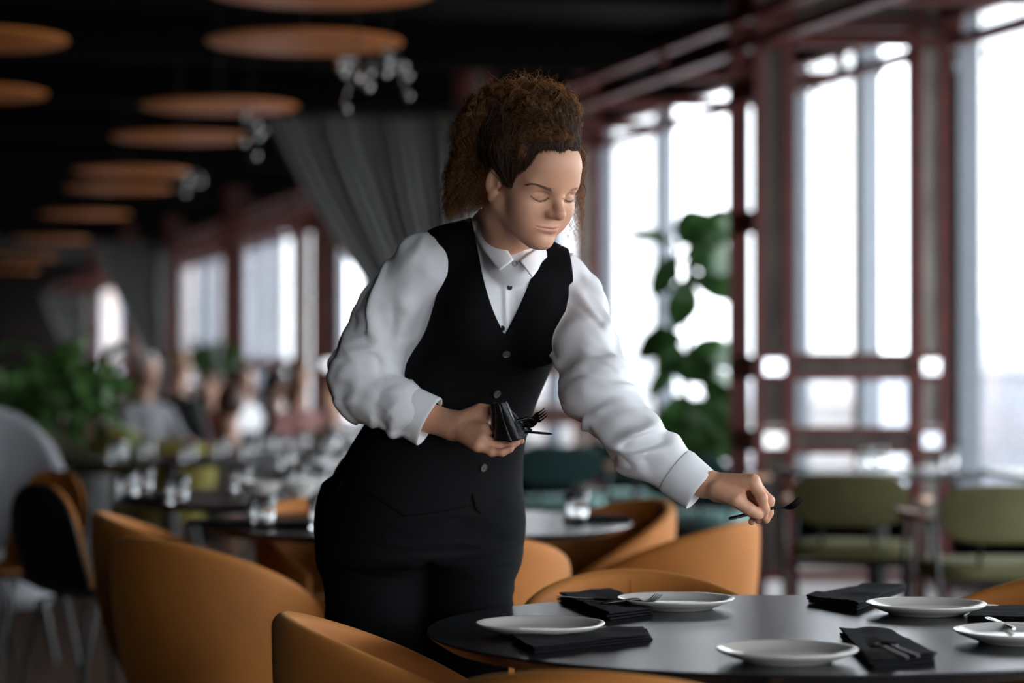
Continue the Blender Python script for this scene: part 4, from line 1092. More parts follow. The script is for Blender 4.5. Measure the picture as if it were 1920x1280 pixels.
# tight strands from the hairline up to the crown
cc = hw((0, -.016, .048)); ER = np.array([.0790, .1015, .0895])*HS
def skull_arc(root, n=18, lift=0., endp=None):
    q0 = (HR.T @ (root-cc))/ER; q1 = (HR.T @ ((Kb if endp is None else endp)-cc))/ER
    r0, r1 = np.linalg.norm(q0), np.linalg.norm(q1); a = q0/r0; b = q1/r1; om = math.acos(np.clip(a @ b, -1, 1)); t = np.linspace(0, 1, n)
    d = (np.sin((1-t)*om)[:, None]*a+np.sin(t*om)[:, None]*b)/max(math.sin(om), 1e-4); rr = r0+.075*np.minimum(1, t*5)+(max(r1, 1.10)-r0-.075)*t*t*(3-2*t)
    return cc+((d*(rr+lift*np.sin(PI*t))[:, None])*ER) @ HR.T
paths = []; rad = []
hlp = [p for p in HL[20:] if p[0] < 1093]
for k in range(1500):
    i = rh.randint(len(hlp)-1); w = rh.rand(); p = np.array(hlp[i])*(1-w)+np.array(hlp[i+1])*w+rh.randn(2)*np.array([1.6, 2.4])+np.array([-2, -2.5])
    ys = hit(head_neck, p[0], p[1], 4.35, 4.80)
    pt = skull_arc(ys, 20, (.004+.006*rh.rand()), Kb+rh.randn(3)*.022); t = np.linspace(0, 1, 20)
    wv = .0022*np.sin(t*(14+10*rh.rand())+rh.rand()*6)*t; pt = pt+wv[:, None]*h_u+(.0022*np.cos(t*13+rh.rand()*6)*t)[:, None]*h_l+rh.randn(3)*.0006
    if cap_edge(pt[3:9].astype(f32)).max() > .003: continue
    paths.append(pt[:rh.randint(8, 13)]); rad.append(.00036+.00016*rh.rand())
for k in range(1100):                                 # sides and back of the head, swept up
    a = rh.uniform(.25, PI*1.95); root = cc+(np.array([-math.sin(a), -abs(math.cos(a))*.7-.25, -.55+.9*rh.rand()])/1.0*ER*np.array([1, 1, 1])) @ HR.T
    q = (HR.T @ (root-cc))/ER; q /= np.linalg.norm(q); root = cc+(q*1.04*ER) @ HR.T
    if cap_edge(root[None].astype(f32))[0] > -.002: continue
    pt = skull_arc(root, 18, .03*rh.rand(), Kb+rh.randn(3)*.022); paths.append(pt[:12]+rh.randn(3)*.0008); rad.append(.00045+.0002*rh.rand())
strands_mesh('swept_strands', paths, rad, M['hair_dark'], hair)
# curly locks
def lock(pts, n, r0, r1, turns, width, cnt, rad_, out):
    c = np.array(pts, float); L = len(c); t = np.linspace(0, 1, n)*(L-1); i = np.minimum(t.astype(int), L-2); w = (t-i)[:, None]
    a, b = c[np.maximum(i-1, 0)], c[i]; d, e = c[i+1], c[np.minimum(i+2, L-1)]
    g = .5*((2*b)+(-a+d)*w+(2*a-5*b+4*d-e)*w*w+(-a+3*b-3*d+e)*w**3)
    T = np.gradient(g, axis=0); T /= np.maximum(np.linalg.norm(T, axis=1, keepdims=True), 1e-9); U = np.cross(T, (.2, .3, .93)); U /= np.maximum(np.linalg.norm(U, axis=1, keepdims=True), 1e-9); Wv = np.cross(T, U)
    s = np.linspace(0, 1, n); ph = rh.rand()*6.28; sg = rh.choice([-1, 1]); rr = (r0+(r1-r0)*s)*np.minimum(1, s*5)
    for k in range(cnt):
        p2 = ph+rh.randn()*.30; f = 1+rh.randn()*.06; ra = rr*(1+rh.randn()*.15); o = rh.randn(3)*width
        an = sg*s*turns*f*6.28+p2
        out[0].append(g+U*(np.cos(an)*ra)[:, None]+Wv*(np.sin(an)*ra)[:, None]+o*(.5+s[:, None]*.9)); out[1].append(rad_*(.7+.6*rh.rand()))
out = ([], [])
def ellp(c, rr, d): d = np.array(d, float); d /= np.linalg.norm(d); return c+d*np.array(rr)
Bc = A(985, 212, 4.625)
for k in range(270):                                   # the pile on the crown
    d = rh.randn(3); d[2] = abs(d[2])*.8+.05 if rh.rand() < .75 else d[2]*.4; 
    if d[1] > 0 and rh.rand() < .45: d[1] = -d[1]
    d /= np.linalg.norm(d); rr = np.array([.104, .088, .061])*(.80+.22*rh.rand())
    tdir = np.cross(d, rh.randn(3)); tdir /= np.linalg.norm(tdir)
    p0 = Bc+d*rr*.45; p1 = Bc+d*rr*.95; p2 = Bc+(d+.35*tdir)/np.linalg.norm(d+.35*tdir)*rr*1.02; p3 = Bc+(d+.75*tdir)/np.linalg.norm(d+.75*tdir)*rr*.95+np.array([0, 0, -.012])
    lock([p0, p1, p2, p3], 34, .003, .0075+.004*rh.rand(), 1.6+1.6*rh.rand(), .0016, 11, .00048, out)
for k in range(520):                                   # loose curls lying over the swept hair
    u0 = rh.uniform(895, 1088); v0 = rh.uniform(185, 262); p0 = hit(hair_mass, u0, v0, 4.35, 4.85)+np.array([0, .004, 0]); du = rh.uniform(-22, 14)
    if not 4.42 < p0[1] < 4.80: continue
    try: p1 = hit(hair_cap, u0+du*.5, min(v0+rh.uniform(12, 22), 252 if u0 > 985 else 285), 4.35, 4.85); p2 = hit(hair_cap, u0+du, min(v0+rh.uniform(24, 44), (266 if u0 > 985 else 304)-14*rh.rand()), 4.35, 4.85)
    except Exception: continue
    if min(p1[1], p2[1]) < 4.42 or max(p1[1], p2[1]) > 4.85: continue
    o = np.array([0, -.015, .0]); lock([p0, p1+o, p2+o*.9], 34, .003, .006+.004*rh.rand(), 1.2+1.4*rh.rand(), .0016, 9, .00046, out)
for k in range(90):                                    # shoulder of the pile, flowing down to the left
    u0 = rh.uniform(880, 960); v0 = rh.uniform(172, 215); yy = rh.uniform(4.56, 4.70); ue = rh.uniform(852, 890); ve = rh.uniform(250, 320)
    lock([A(u0, v0, yy), A((u0*.55+ue*.45), v0+16, yy-.004), A(ue+6, (v0+ve)/2, yy), A(ue, ve, yy+.01)], 40, .003, .008+.005*rh.rand(), 2.2+2*rh.rand(), .0016, 10, .00048, out)
for k in range(190):                                   # curls falling behind the ear and down the back
    s_ = rh.rand(); u0 = rh.uniform(872, 945); v0 = rh.uniform(195, 280); yy = rh.uniform(4.60, 4.74)
    ue = 834+70*rh.rand()**1.15; ve = rh.uniform(330, 420) if ue < 880 else rh.uniform(340, 402)
    um = min(u0, ue)-6+rh.uniform(-14, 24); um = max(um, 856-.12*max(0, v0-200)+rh.uniform(-6, 14))
    yy2 = yy+rh.uniform(-.03, .03)
    lock([A(u0, v0, yy), A((u0+um)/2, v0+(ve-v0)*.22, yy-.005), A(um, v0+(ve-v0)*.55, yy2), A(ue, ve, yy2)], 46, .003, .0070+.0065*rh.rand(), 2.4+2.8*rh.rand(), .0015, 9, .00048, out)
for k in range(20):                                    # behind the ear, above the collar
    u0 = rh.uniform(905, 930); lock([A(u0, 300, 4.70), A(u0-8, 340, 4.70), A(u0-14, 385, 4.70)], 40, .002, .006, 3, .0015, 9, .00045, out)
for k in range(30):                                    # curls on the far side of the face
    u0 = rh.uniform(1066, 1090); ue = rh.uniform(1052, 1092); ve = rh.uniform(370, 470); yy = rh.uniform(4.66, 4.74)
    lock([A(u0, 262, yy), A(u0+6, 300, yy), A((u0+ue)/2+rh.uniform(0, 8), (290+ve)/2, yy), A(ue, ve, yy)], 50, .002, .0075+.003*rh.rand(), 3.5+2*rh.rand(), .0012, 6, .00040, out)
def keep_strand(p):
    q = to_head(p.astype(f32)); bad = ((q[:, 1] > .092) & (q[:, 2] < .075)) | (n_len(q-V3((0, -.03, .05))) > .27) | ((q[:, 1] > .04) & (q[:, 2] < .03) & (np.abs(q[:, 0]) < .085))
    return not bad.any()
sel = [i for i, p in enumerate(out[0]) if keep_strand(p)]
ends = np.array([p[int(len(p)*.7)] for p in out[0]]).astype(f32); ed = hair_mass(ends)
rimlit = [i for i in sel if rh.rand() < (.62 if ed[i] > .004 else .12)]; gs = set(rimlit); dark = [i for i in sel if i not in gs]  # outer curls mostly take the lighter copy, painting a backlit rim
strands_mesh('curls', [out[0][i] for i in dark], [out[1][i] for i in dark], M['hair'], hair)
strands_mesh('curls', [out[0][i] for i in rimlit], [out[1][i] for i in rimlit], M['hair_rimlit'], hair)['label'] = 'brown curls at the outline, golden backlight painted in'
out = ([], [])
for k in range(900):                                   # frizz
    d = rh.randn(3); d[2] = abs(d[2]); d /= np.linalg.norm(d); 
    if rh.rand() < .55: p = Bc+d*np.array([.098, .085, .062])*.95
    else: p = A(rh.uniform(838, 880), rh.uniform(230, 400), rh.uniform(4.62, 4.72)); d = np.array([-abs(d[0]), d[1]*.5, d[2]*.6])
    q = p+d*rh.uniform(.004, .016)+rh.randn(3)*.005; e = q+d*rh.uniform(-.006, .008)+rh.randn(3)*.011
    lock([p-d*.01, p, q, e], 22, .001, .002+.005*rh.rand(), 1+2*rh.rand(), .0006, 1, .00026, out)
strands_mesh('flyaway_hairs', out[0], out[1], M['hair_rimlit'], hair)
# shoes
for sx, c in ((-1, np.array([-.285, 4.93])), (1, np.array([-.075, 4.97]))):
    mb = MB(); rings_ = []; yw = math.radians(35); fx, fy = math.sin(yw), -math.cos(yw); lx, ly = math.cos(yw), math.sin(yw)
    for s_, w_, hh in ((-.075, .018, .05), (-.065, .030, .075), (-.02, .034, .085), (.05, .038, .062), (.11, .042, .044), (.15, .036, .034), (.172, .016, .022)):
        rings_.append([rel((c[0]+fx*s_+lx*w_*math.cos(a), c[1]+fy*s_+ly*w_*math.cos(a), max(0.001, hh*.5+hh*.5*math.sin(a)))) for a in [2*PI*j/24 for j in range(24)]])
    mb.loft(rings_); mb.build('shoe', M['black_metal'], woman, sub=1)
# ---------------------------------------------------------------- plates, napkins, cutlery
def plate(u, v, label, first=None):
    p = onz(u, v, TZ+.020)
    if first is not None: o = copy_tree(first); o['label'] = label
    else:
        o = empty('dinner_plate'); tag(o, label, 'plate', 'ivory plates on the front table')
        mb = MB(); mb.lathe([(.001,.004),(.060,.004),(.066,.001),(.072,.0005),(.075,.003),(.090,.008),(.108,.015),(.1145,.0195),(.1158,.0212),(.1150,.0226),(.1128,.0222),(.104,.0195),(.092,.0150),(.078,.0118),(.070,.0108),(.001,.0104)], 96)
        mb.build('dish', M['plate'], o, angle=80)
    o.location = (p.x, p.y, TZ); return o
pl0 = plate(1475, 1216, 'ivory plate nearest us at the front edge of the table')
plate(1267, 1121, 'ivory plate at the back of the table, in front of the tucked in chair', pl0)
plate(1013, 1168, 'ivory plate at the left end of the table beside the waitress', pl0)
plate(1736, 1131, 'ivory plate back right, beside the rolled napkin', pl0)
plate(1913, 1182, 'ivory plate cut by the right edge', pl0)
def folded_napkin(quad, th, label, layers=3, seed=1, name='napkin', sag=.004, first_group='black napkins on the front table'):
    """quad: four table points (corner order round the outline)"""
    rnd = random.Random(seed); c = sum((Vector(q) for q in quad), Vector())/4; c.z = TZ
    t = empty(name, c); tag(t, label, 'napkin', first_group)
    for k in range(layers):
        mb = MB(); z0 = th*k/layers+.0008; z1 = th*(k+1)/layers-.0006; sh = [Vector((rnd.uniform(-.004,.004), rnd.uniform(-.004,.004), 0)) for _ in range(4)]
        Q = [Vector(q)-c+s_ for q, s_ in zip(quad, sh)]
        for q in Q: q.z = 0
        n1, n2 = 22, 12
        def fn(a, b, z, k=k):
            p = (Q[0]*(1-a)+Q[1]*a)*(1-b)+(Q[3]*(1-a)+Q[2]*a)*b
            w = mnoise.noise(Vector((p.x*18+seed*7.1, p.y*18, k*.3)))*sag*(1 if k == layers-1 else .6); lift = .003*math.sin(a*PI*1.3+seed)*(k+1)/layers
            return (p.x, p.y, max(.0006 if k == 0 and z == z0 else .001, z+max(w, -.002)*(1 if z == z1 else .4)*(k+1)/layers+abs(lift)*(k/layers)))
        rings = []
        for i in range(n1):
            a = i/(n1-1); top = [fn(a, j/(n2-1), z1) for j in range(n2)]; bot = [fn(a, 1-j/(n2-1), z0) for j in range(n2)]; rings.append(top+bot)
        mb.loft(rings); mb.build('fold', M['napkin'], t, bevel=.0012, seg=2, angle=60)
    return t
def cutlery_pts(kind):
    pass
def fork(name, label, p, d, up, group=None, L=.190, m=None):
    """p: handle end, d: direction to the tines, up: the concave side"""
    m = m or M['black_steel']; d = Vector(d).normalized(); up = Vector(up); up = (up-d*up.dot(d)).normalized(); x = d.cross(up)
    t = empty(name, p); tag(t, label, 'fork', group)
    P = lambda s, o, h: tuple(d*s+x*o+up*h)
    mb = MB(); hl = L*.62
    prof = [(0,.0036,.0026),(.004,.0046,.0031),(hl*.4,.0042,.0030),(hl*.8,.0036,.0028),(hl,.0030,.0026),(hl+.006,.0022,.0022)]
    mb.loft([[P(s, w*math.cos(2*PI*k/12), h*math.sin(2*PI*k/12)) for k in range(12)] for s, w, h in prof]); mb.build('handle', m, t)
    mb = MB(); hs = hl+.004; hd = L-hs
    def cu(s): return -.0065*math.sin(PI*min(1, s/hd*1.05))+.006*max(0, (s/hd-.5)*2)**2
    nk = [(0,.0022,.0020),(hd*.18,.0020,.0016),(hd*.30,.0045,.0012),(hd*.42,.0100,.0010),(hd*.52,.0118,.0009),(hd*.60,.0120,.0009)]
    mb.loft([[P(hs+s, w*math.cos(2*PI*k/16), cu(s)+h*math.sin(2*PI*k/16)) for k in range(16)] for s, w, h in nk]); mb.build('head', m, t)
    for k in range(4):
        o = (-.0092+.00613*k); tb = MB(); tb.tube([P(hs+hd*q, o*(1-.06*(q-.58)), cu(hd*q)) for q in (.57,.68,.8,.9,1.0)], [.0017,.0016,.0014,.0011,.0006], 8); tb.build('tine', m, t)
    return t
def knife(name, label, p, d, up, group=None, L=.215, m=None):
    m = m or M['black_steel']; d = Vector(d).normalized(); up = Vector(up); up = (up-d*up.dot(d)).normalized(); x = d.cross(up); t = empty(name, p); tag(t, label, 'knife', group)
    P = lambda s, o, h: tuple(d*s+x*o+up*h)
    mb = MB(); hl = L*.5
    mb.loft([[P(s, w*math.cos(2*PI*k/12), h*math.sin(2*PI*k/12)) for k in range(12)] for s, w, h in [(0,.0035,.0026),(.004,.0048,.0032),(hl*.5,.0044,.0031),(hl,.0038,.0028)]]); mb.build('handle', m, t)
    mb = MB(); bl_ = L-hl
    prof = [(0,.0038,.0018),(.15,.0075,.0012),(.5,.0088,.0009),(.8,.0080,.0008),(.93,.0052,.0007),(1.,.0012,.0005)]
    mb.loft([[P(hl+s*bl_, w*math.cos(2*PI*k/12)-.002*s, h*math.sin(2*PI*k/12)) for k in range(12)] for s, w, h in prof]); mb.build('blade', m, t); return t
def spoon(name, label, p, d, up, group=None, L=.19, m=None):
    m = m or M['black_steel']; d = Vector(d).normalized(); up = Vector(up); up = (up-d*up.dot(d)).normalized(); x = d.cross(up); t = empty(name, p); tag(t, label, 'spoon', group)
    P = lambda s, o, h: tuple(d*s+x*o+up*h)
    mb = MB(); hl = L*.68
    mb.loft([[P(s, w*math.cos(2*PI*k/12), h*math.sin(2*PI*k/12)) for k in range(12)] for s, w, h in [(0,.0035,.0026),(.004,.0046,.0031),(hl*.6,.0040,.0030),(hl,.0026,.0024)]]); mb.build('handle', m, t)
    mb = MB(); b_ = L-hl
    mb.grid(lambda a, c: P(hl-.002+b_*a, (2*c-1)*.0185*math.sin(PI*min(1, .08+a*.92))**.7, -.008*(1-(2*c-1)**2)*math.sin(PI*a)), 18, 12); mb.build('bowl', m, t, solid=.0014); return t
T = TZ
def tq(*pts, z=None): return [onz(u, v, T) for u, v in pts]
G_C = 'black cutlery laid on the front table'
folded_napkin(tq((955, 1203), (1206, 1183), (1222, 1200), (1000, 1225)), .012, 'flat folded black napkin in front of the leftmost plate', 3, 2)
folded_napkin(tq((1046, 1124), (1142, 1113), (1227, 1152), (1140, 1163)), .014, 'folded black napkin with a fork on it, left of the back plate', 3, 4)
folded_napkin(tq((1513, 1130), (1612, 1108), (1698, 1110), (1606, 1146)), .017, 'rolled black napkin left of the back right plate', 3, 6, sag=.007)
folded_napkin(tq((1576, 1190), (1668, 1194), (1757, 1240), (1632, 1252)), .015, 'folded black napkin with fork and spoon, right of the nearest plate', 3, 8)
folded_napkin(tq((1812, 1164), (1838, 1147), (1990, 1146), (1990, 1168)), .012, 'folded black napkin behind the plate at the right edge', 3, 9)
def lay(fn, name, label, a, b, z, **k):
    A_ = onz(*a, z); B_ = onz(*b, k.pop('z2', z)); return fn(name, label, A_, B_-A_, (0, 0, 1), G_C, L=k.pop('L', (B_-A_).length), **k)
lay(fork, 'fork', 'black fork on the napkin left of the back plate', (1128, 1130), (1212, 1121), T+.021, L=.17)
lay(knife, 'knife', 'black knife lying along the napkin left of the back plate', (1188, 1128), (1098, 1121), T+.019, L=.19)
lay(fork, 'fork', 'black fork with upturned tines on the napkin by the nearest plate', (1700, 1234), (1596, 1182), T+.0250, z2=T+.036, L=.19)
lay(spoon, 'spoon', 'black spoon on the napkin by the nearest plate', (1720, 1230), (1640, 1199), T+.0255, z2=T+.029, L=.18)
lay(knife, 'knife', 'polished steel knife at the right edge, pointing at the back plate', (1900, 1178), (1822, 1142), T+.018, L=.20, m=M['steel'])
# ---------------------------------------------------------------- what the waitress holds
fk_a = Vector(A(1367, 972, YL-.045)); fk_b = Vector(A(1503, 939, YL-.004))
fork('fork', 'black fork pinched in the waitress outstretched hand', fk_a, fk_b-fk_a, (-.25, -.35, .9), None, L=(fk_b-fk_a).length)
# napkin wallet: a pleated wedge, standing on the palm
nt = empty('napkin', Vector(A(930, 815, YR-.01))); tag(nt, 'black napkin folded into a cutlery pouch in the waitress right hand', 'napkin')
def rv(p): return Vector(p)-nt.location
pleats = [((918,756),(922,826),YR+.020),((930,752),(944,828),YR-.006),((922,757),(926,825),YR-.030),((941,751),(962,828),YR-.034),((946,752),(975,826),YR-.052)]
def pl_sheet(top0, bot0, top1, bot1, y0, y1, nm, puff):
    mb = MB()
    def fn(a, b):
        p = (A(*top0, y0)*(1-a)+A(*top1, y1)*a)*(1-b)+(A(*bot0, y0)*(1-a)+A(*bot1, y1)*a)*b
        p = p+np.array([.002*math.sin(3*PI*a+b*3), -puff*math.sin(PI*a)*(1-.3*b), 0]); return rv(p)
    mb.grid(fn, 16, 18); return mb.build(nm, M['pouch'], nt, solid=.0025, sub=1)
M['pouch'] = mat('black_satin_napkin', (.006,.006,.007), .38, spec=.5, bump=.15, bscale=180)
pl_sheet((917, 757), (921, 800), (929, 756), (946, 828), YR-.030, YR-.052, 'pleat', .006)
pl_sheet((924, 752), (926, 826), (936, 757), (962, 829), YR-.035, YR-.062, 'pleat', .010)
pl_sheet((933, 757), (950, 829), (947, 750), (985, 822), YR-.045, YR-.050, 'pleat', .012)
pl_sheet((946, 750), (970, 828), (962, 778), (1000, 806), YR-.045, YR-.020, 'pleat', .006)
pl_sheet((919, 762), (922, 826), (950, 752), (990, 818), YR-.012, YR-.012, 'pleat', .004)
G_H = None
def held(fn, name, label, a, b, y0, y1, up, L):
    B_ = Vector(A(*b, y1)); d = (B_-Vector(A(*a, y0))).normalized(); return fn(name, label, B_-d*L, d, up, None, L=L)
held(fork, 'fork', 'black fork sticking out at the top of the pouch in her right hand', (962, 790), (1024, 775), YR-.036, YR-.030, (0, -.8, .6), .105)
held(spoon, 'spoon', 'black spoon between fork and knife in the pouch in her right hand', (960, 804), (1011, 786), YR-.032, YR-.030, (0, -.4, .9), .095)
held(knife, 'knife', 'black knife sticking out lowest of the pouch in her right hand', (975, 808), (1036, 814), YR-.034, YR-.034, (0, -.25, .97), .110)
# ---------------------------------------------------------------- tumblers
def tumbler_proto(label):
    o = empty('tumbler'); tag(o, label, 'glass', 'clear tumblers on the tables')
    mb = MB(); mb.lathe([(.001,0),(.030,0),(.034,.003),(.038,.05),(.040,.092),(.0385,.0935),(.037,.092),(.0345,.05),(.031,.012),(.001,.010)], 36); mb.build('glass_body', M['clear'], o, angle=60); return o
tum0 = None
def tumbler(u, v, label, z=TZ):
    """v: the foot of the glass"""
    global tum0
    p = onz(u, v, z)
    if tum0 is None: tum0 = tumbler_proto(label); o = tum0
    else: o = copy_tree(tum0); o['label'] = label
    o.location = (p.x, p.y, z+.0005); return o
def tumbler_at(x, y, label):
    o = tumbler(960, 1200, label); o.location = (x, y, TZ+.0005)
for u, v, l in [(1081, 978, 'tumbler on the black table under the reaching arm'), (492, 988, 'tumbler on the black table left of the waitress thigh'),
    (603, 992, 'tumbler half hidden by the waitress thigh'), (236, 934, 'tumbler at the left end of the round table with several tumblers'), (333, 944, 'tumbler above the near edge of the left round table'),
    (268, 926, 'second tumbler from the left on the left round table'), (453, 918, 'tumbler behind the middle of the left round table'), (560, 915, 'tumbler at the right part of the left round table, near the hip'), (598, 920, 'tumbler touching the waitress hip line on the left round table')]: tumbler(u, v, l)
rt = random.Random(5)
for tx, ty, n, l in ((-.62, 11.2, 9, 'blurred tumbler on the round table crowded with glasses'), (-1.05, 13.6, 9, 'blurred tumbler on the far round table by the mustard chairs'), (-.50, 16.0, 8, 'blurred tumbler on the farthest round table before the diners'), (-1.75, 12.4, 6, 'blurred tumbler on the round table left of the glass crowded one')):
    for k in range(n):
        a_ = 2*PI*(k+rt.uniform(-.2, .2))/n; r_ = rt.uniform(.25, .55); tumbler_at(tx+r_*math.cos(a_), ty+r_*math.sin(a_), l)
for u, v, l in [(1622, 876, 'tumbler on the window table beside the steel column'), (1650, 874, 'second tumbler on the window table'), (1780, 879, 'tumbler on the window table at the right')]: tumbler(u, v, l)
# white bowls and dark napkins further back
def soft_napkin(u, v, label, w=.2, d=.12):
    p = onz(u, v, TZ); q = [(p.x-w/2, p.y-d/2, TZ), (p.x+w/2, p.y-d/2, TZ), (p.x+w/2, p.y+d/2, TZ), (p.x-w/2, p.y+d/2, TZ)]
    return folded_napkin(q, .014, label, 2, int(u), first_group='dark napkins on the tables behind')
soft_napkin(1118, 976, 'dark folded napkin on the table behind, next to the tumbler')
soft_napkin(545, 986, 'dark folded napkin on the table behind, left of the waitress thigh')
soft_napkin(415, 984, 'dark folded napkin at the left rim of the table behind')
soft_napkin(275, 938, 'dark folded napkin on the left round table between two tumblers')
def bowl(u, v, label):
    o = empty('bowl', onz(u, v, TZ)); o.location.z = TZ; tag(o, label, 'bowl', 'white bowls on the left round table')
    mb = MB(); mb.lathe([(.001,.004),(.03,.002),(.034,0),(.036,.004),(.06,.028),(.070,.055),(.068,.0565),(.066,.054),(.055,.03),(.03,.010),(.001,.009)], 36); mb.build('dish', M['plate'], o); return o
bowl(492, 932, 'white bowl on the left round table, left of two'); bowl(560, 931, 'white bowl on the left round table, right of two')
# ---------------------------------------------------------------- plants
def leaf_shape(mb, base, tip, width, normal, curl=.25, fold=.15, n=12):
    base = Vector(base); tip = Vector(tip); d = tip-base; L = d.length; d.normalize(); nn = Vector(normal); nn = (nn-d*nn.dot(d)).normalized(); x = d.cross(nn)
    def fn(a, c):
        s = a; w = width*(math.sin(PI*min(1, s**.75)))**.8*(.75+.45*s) if 0 < s < 1 else .001
        o = (2*c-1)*w*.5; h = curl*L*(math.sin(PI*s)*.5-s*s*.55) + fold*abs(o)*1.2+.015*L*math.sin(s*14+c*3)
        return base+d*(L*s)+x*o+nn*h
    mb.grid(fn, n, 7)
def fig():
    Y0 = 13.35; p0 = Vector(((1284-960)/FPX*Y0, Y0, 0)); t = empty('fiddle_leaf_fig', p0); tag(t, 'tall fiddle leaf fig in front of the window, beside the red column', 'plant')
    P = lambda u, v, dy=0.: Vector(A(u, v, Y0+dy))-p0
    lf = MB(); LV = [((1264,455),(1172,436),.085,(.15,-.9,.4),0,-.05),((1272,458),(1346,400),.26,(-.35,-.9,.1),-.05,.05),((1300,446),(1396,424),.20,(-.3,-.9,.25),-.05,.05),((1280,478),(1388,492),.26,(-.2,-.9,.35),-.1,0),((1268,478),(1222,545),.16,(.5,-.7,.4),.05,.1),
      ((1290,488),(1322,548),.10,(-.6,-.6,.3),0,.1),((1286,520),(1268,622),.20,(.2,-.95,.1),-.08,0),((1250,500),(1226,560),.14,(.3,-.9,.2),0,.1),((1282,632),(1188,664),.22,(.1,-.75,.6),0,.05),((1268,640),(1240,706),.20,(.4,-.8,.4),.1,.05),
      ((1290,655),(1392,682),.24,(-.1,-.7,.7),0,.0),((1296,650),(1312,726),.26,(-.2,-.95,.1),-.1,0),((1290,748),(1386,864),.30,(-.3,-.9,.3),-.1,0),((1284,735),(1248,842),.28,(.3,-.9,.2),-.05,.05),((1296,695),(1400,738),.16,(-.1,-.5,.85),0,.1),
      ((1292,790),(1330,872),.28,(-.2,-.95,.1),-.12,0),((1300,430),(1402,402),.16,(-.2,-.6,.6),.25,.2),((1300,520),(1396,560),.20,(-.3,-.7,.5),.3,.2),((1270,800),(1262,880),.26,(.2,-.9,.2),.0,.05),((1320,700),(1405,800),.22,(-.3,-.8,.4),.3,.2),((1262,690),(1216,742),.12,(.4,-.6,.5),.2,.1)]
    for b, tp, w, nn, d0, d1 in LV: leaf_shape(lf, P(*b, d0), P(*tp, d1), w, nn, .22, .12)
    lf.build('foliage', M['leaf'], t, solid=.003)
    st = MB(); st.tube([P(1284, 1060, 0), P(1288, 900, 0), P(1282, 760, .02), P(1292, 640, 0), P(1272, 540, 0), P(1272, 455, 0)], [.022,.02,.017,.014,.011,.007], 8)
    for b, tp, w, nn, d0, d1 in LV: st.tube([P(1280+.15*(b[0]-1280), b[1]+14, 0), P(*b, d0)], .006, 6)
    st.build('stem', M['stem'], t)
    pt = MB(); pt.lathe([(.001,0),(.15,0),(.17,.02),(.20,.40),(.19,.41),(.18,.38),(.001,.37)], 32); pt.build('planter', M['pot'], t)
fig()
def bush(x, y, z0, rx, rz, n, label, seed, leafL=(.14, .26), group='bushy green plants at the left', mt=None, pot=True):
    rnd = random.Random(seed); t = empty('bushy_plant', (x, y, 0)); tag(t, label, 'plant', group); lf = MB(); st = MB()
    for k in range(n):
        a = rnd.uniform(0, 2*PI); e = rnd.uniform(-.35, 1.0); r_ = rnd.uniform(.35, .95)
        b = Vector((math.cos(a)*rx*r_*.7, math.sin(a)*rx*r_*.7, z0+rz*(.45+.45*e*r_))); d = Vector((math.cos(a)*rnd.uniform(.4,1), math.sin(a)*rnd.uniform(.4,1), rnd.uniform(-.5,.7))).normalized()
        L = rnd.uniform(*leafL); leaf_shape(lf, b, b+d*L, L*rnd.uniform(.35,.55), (rnd.uniform(-.4,.4), rnd.uniform(-.6,.2), .8), .3, .15, 8)
        if k % 4 == 0: st.tube([(0, 0, z0-.02), tuple(b*.5+Vector((0,0,z0*.5))), tuple(b)], .006, 5)
    lf.build('foliage', mt or M['leaf2'], t, solid=.002); st.build('stem', M['stem'], t)
    if pot:
        p_ = MB(); p_.lathe([(.001,0),(.17,0),(.19,.02),(.23,z0-.02),(.22,z0),(.20,z0-.03),(.001,z0-.04)], 28); p_.build('planter', M['pot'], t)
bush((130-960)/FPX*13.2, 13.2, .62, .30, .80, 120, 'bushy green plant in a dark planter behind the lounge chair', 4)
bush((55-960)/FPX*14.6, 14.6, .60, .34, .62, 90, 'darker bushy plant at the left edge behind the first bush', 5)
bush((402-960)/FPX*24.8, 24.8, .9, .22, .66, 70, 'small dark plant among the diners in front of a window post', 6, mt=M['leaf'])
def trailing(u, v, Y, label, seed):
    rnd = random.Random(seed); p = Vector(A(u, v, Y)); t = empty('hanging_ornament', (p.x, p.y, p.z)); tag(t, label, 'ornament', 'hanging glass ornaments under the ceiling')
    w = MB(); w.tube([(0, 0, 0), (0, 0, CEIL_Z-p.z)], .003, 6); w.build('wire', M['black_metal'], t)
    for k in range(7):
        q = Vector((rnd.uniform(-.10, .10), rnd.uniform(-.08, .08), rnd.uniform(-.22, .02))); r_ = rnd.uniform(.022, .034)
        b = MB(); b.lathe([(.001,-r_),(r_*.7,-r_*.7),(r_,0),(r_*.7,r_*.7),(.001,r_)], 14, Matrix.Translation(q)); b.tube([tuple(q+Vector((0,0,r_))), (0, 0, .02)], .0015, 5); b.build('glass_drop', M['steel'], t)
trailing(668, 118, 11.5, 'cluster of glass drops hanging below the largest disc lamp', 1)
trailing(728, 96, 11.9, 'smaller cluster of glass drops right of the largest disc lamp', 2)
trailing(470, 222, 14.3, 'glass drops hanging left of the curtain top', 3)
trailing(360, 325, 22.0, 'glass drops hanging further back, left of the curtain', 4)
def drop_wire(u, v, Y, label):
    p = Vector(A(u, v, Y)); t = empty('hanging_bulb', p); tag(t, label, 'light', 'small bulbs hanging before the windows')
    w = MB(); w.tube([(0, 0, .03), (0, 0, CEIL_Z-p.z)], .004, 6); w.build('cord', M['black_metal'], t)
    b = MB(); b.lathe([(.001,-.04),(.014,-.03),(.02,-.008),(.012,.02),(.008,.035),(.001,.036)], 16); b.build('bulb', M['mullion'], t)
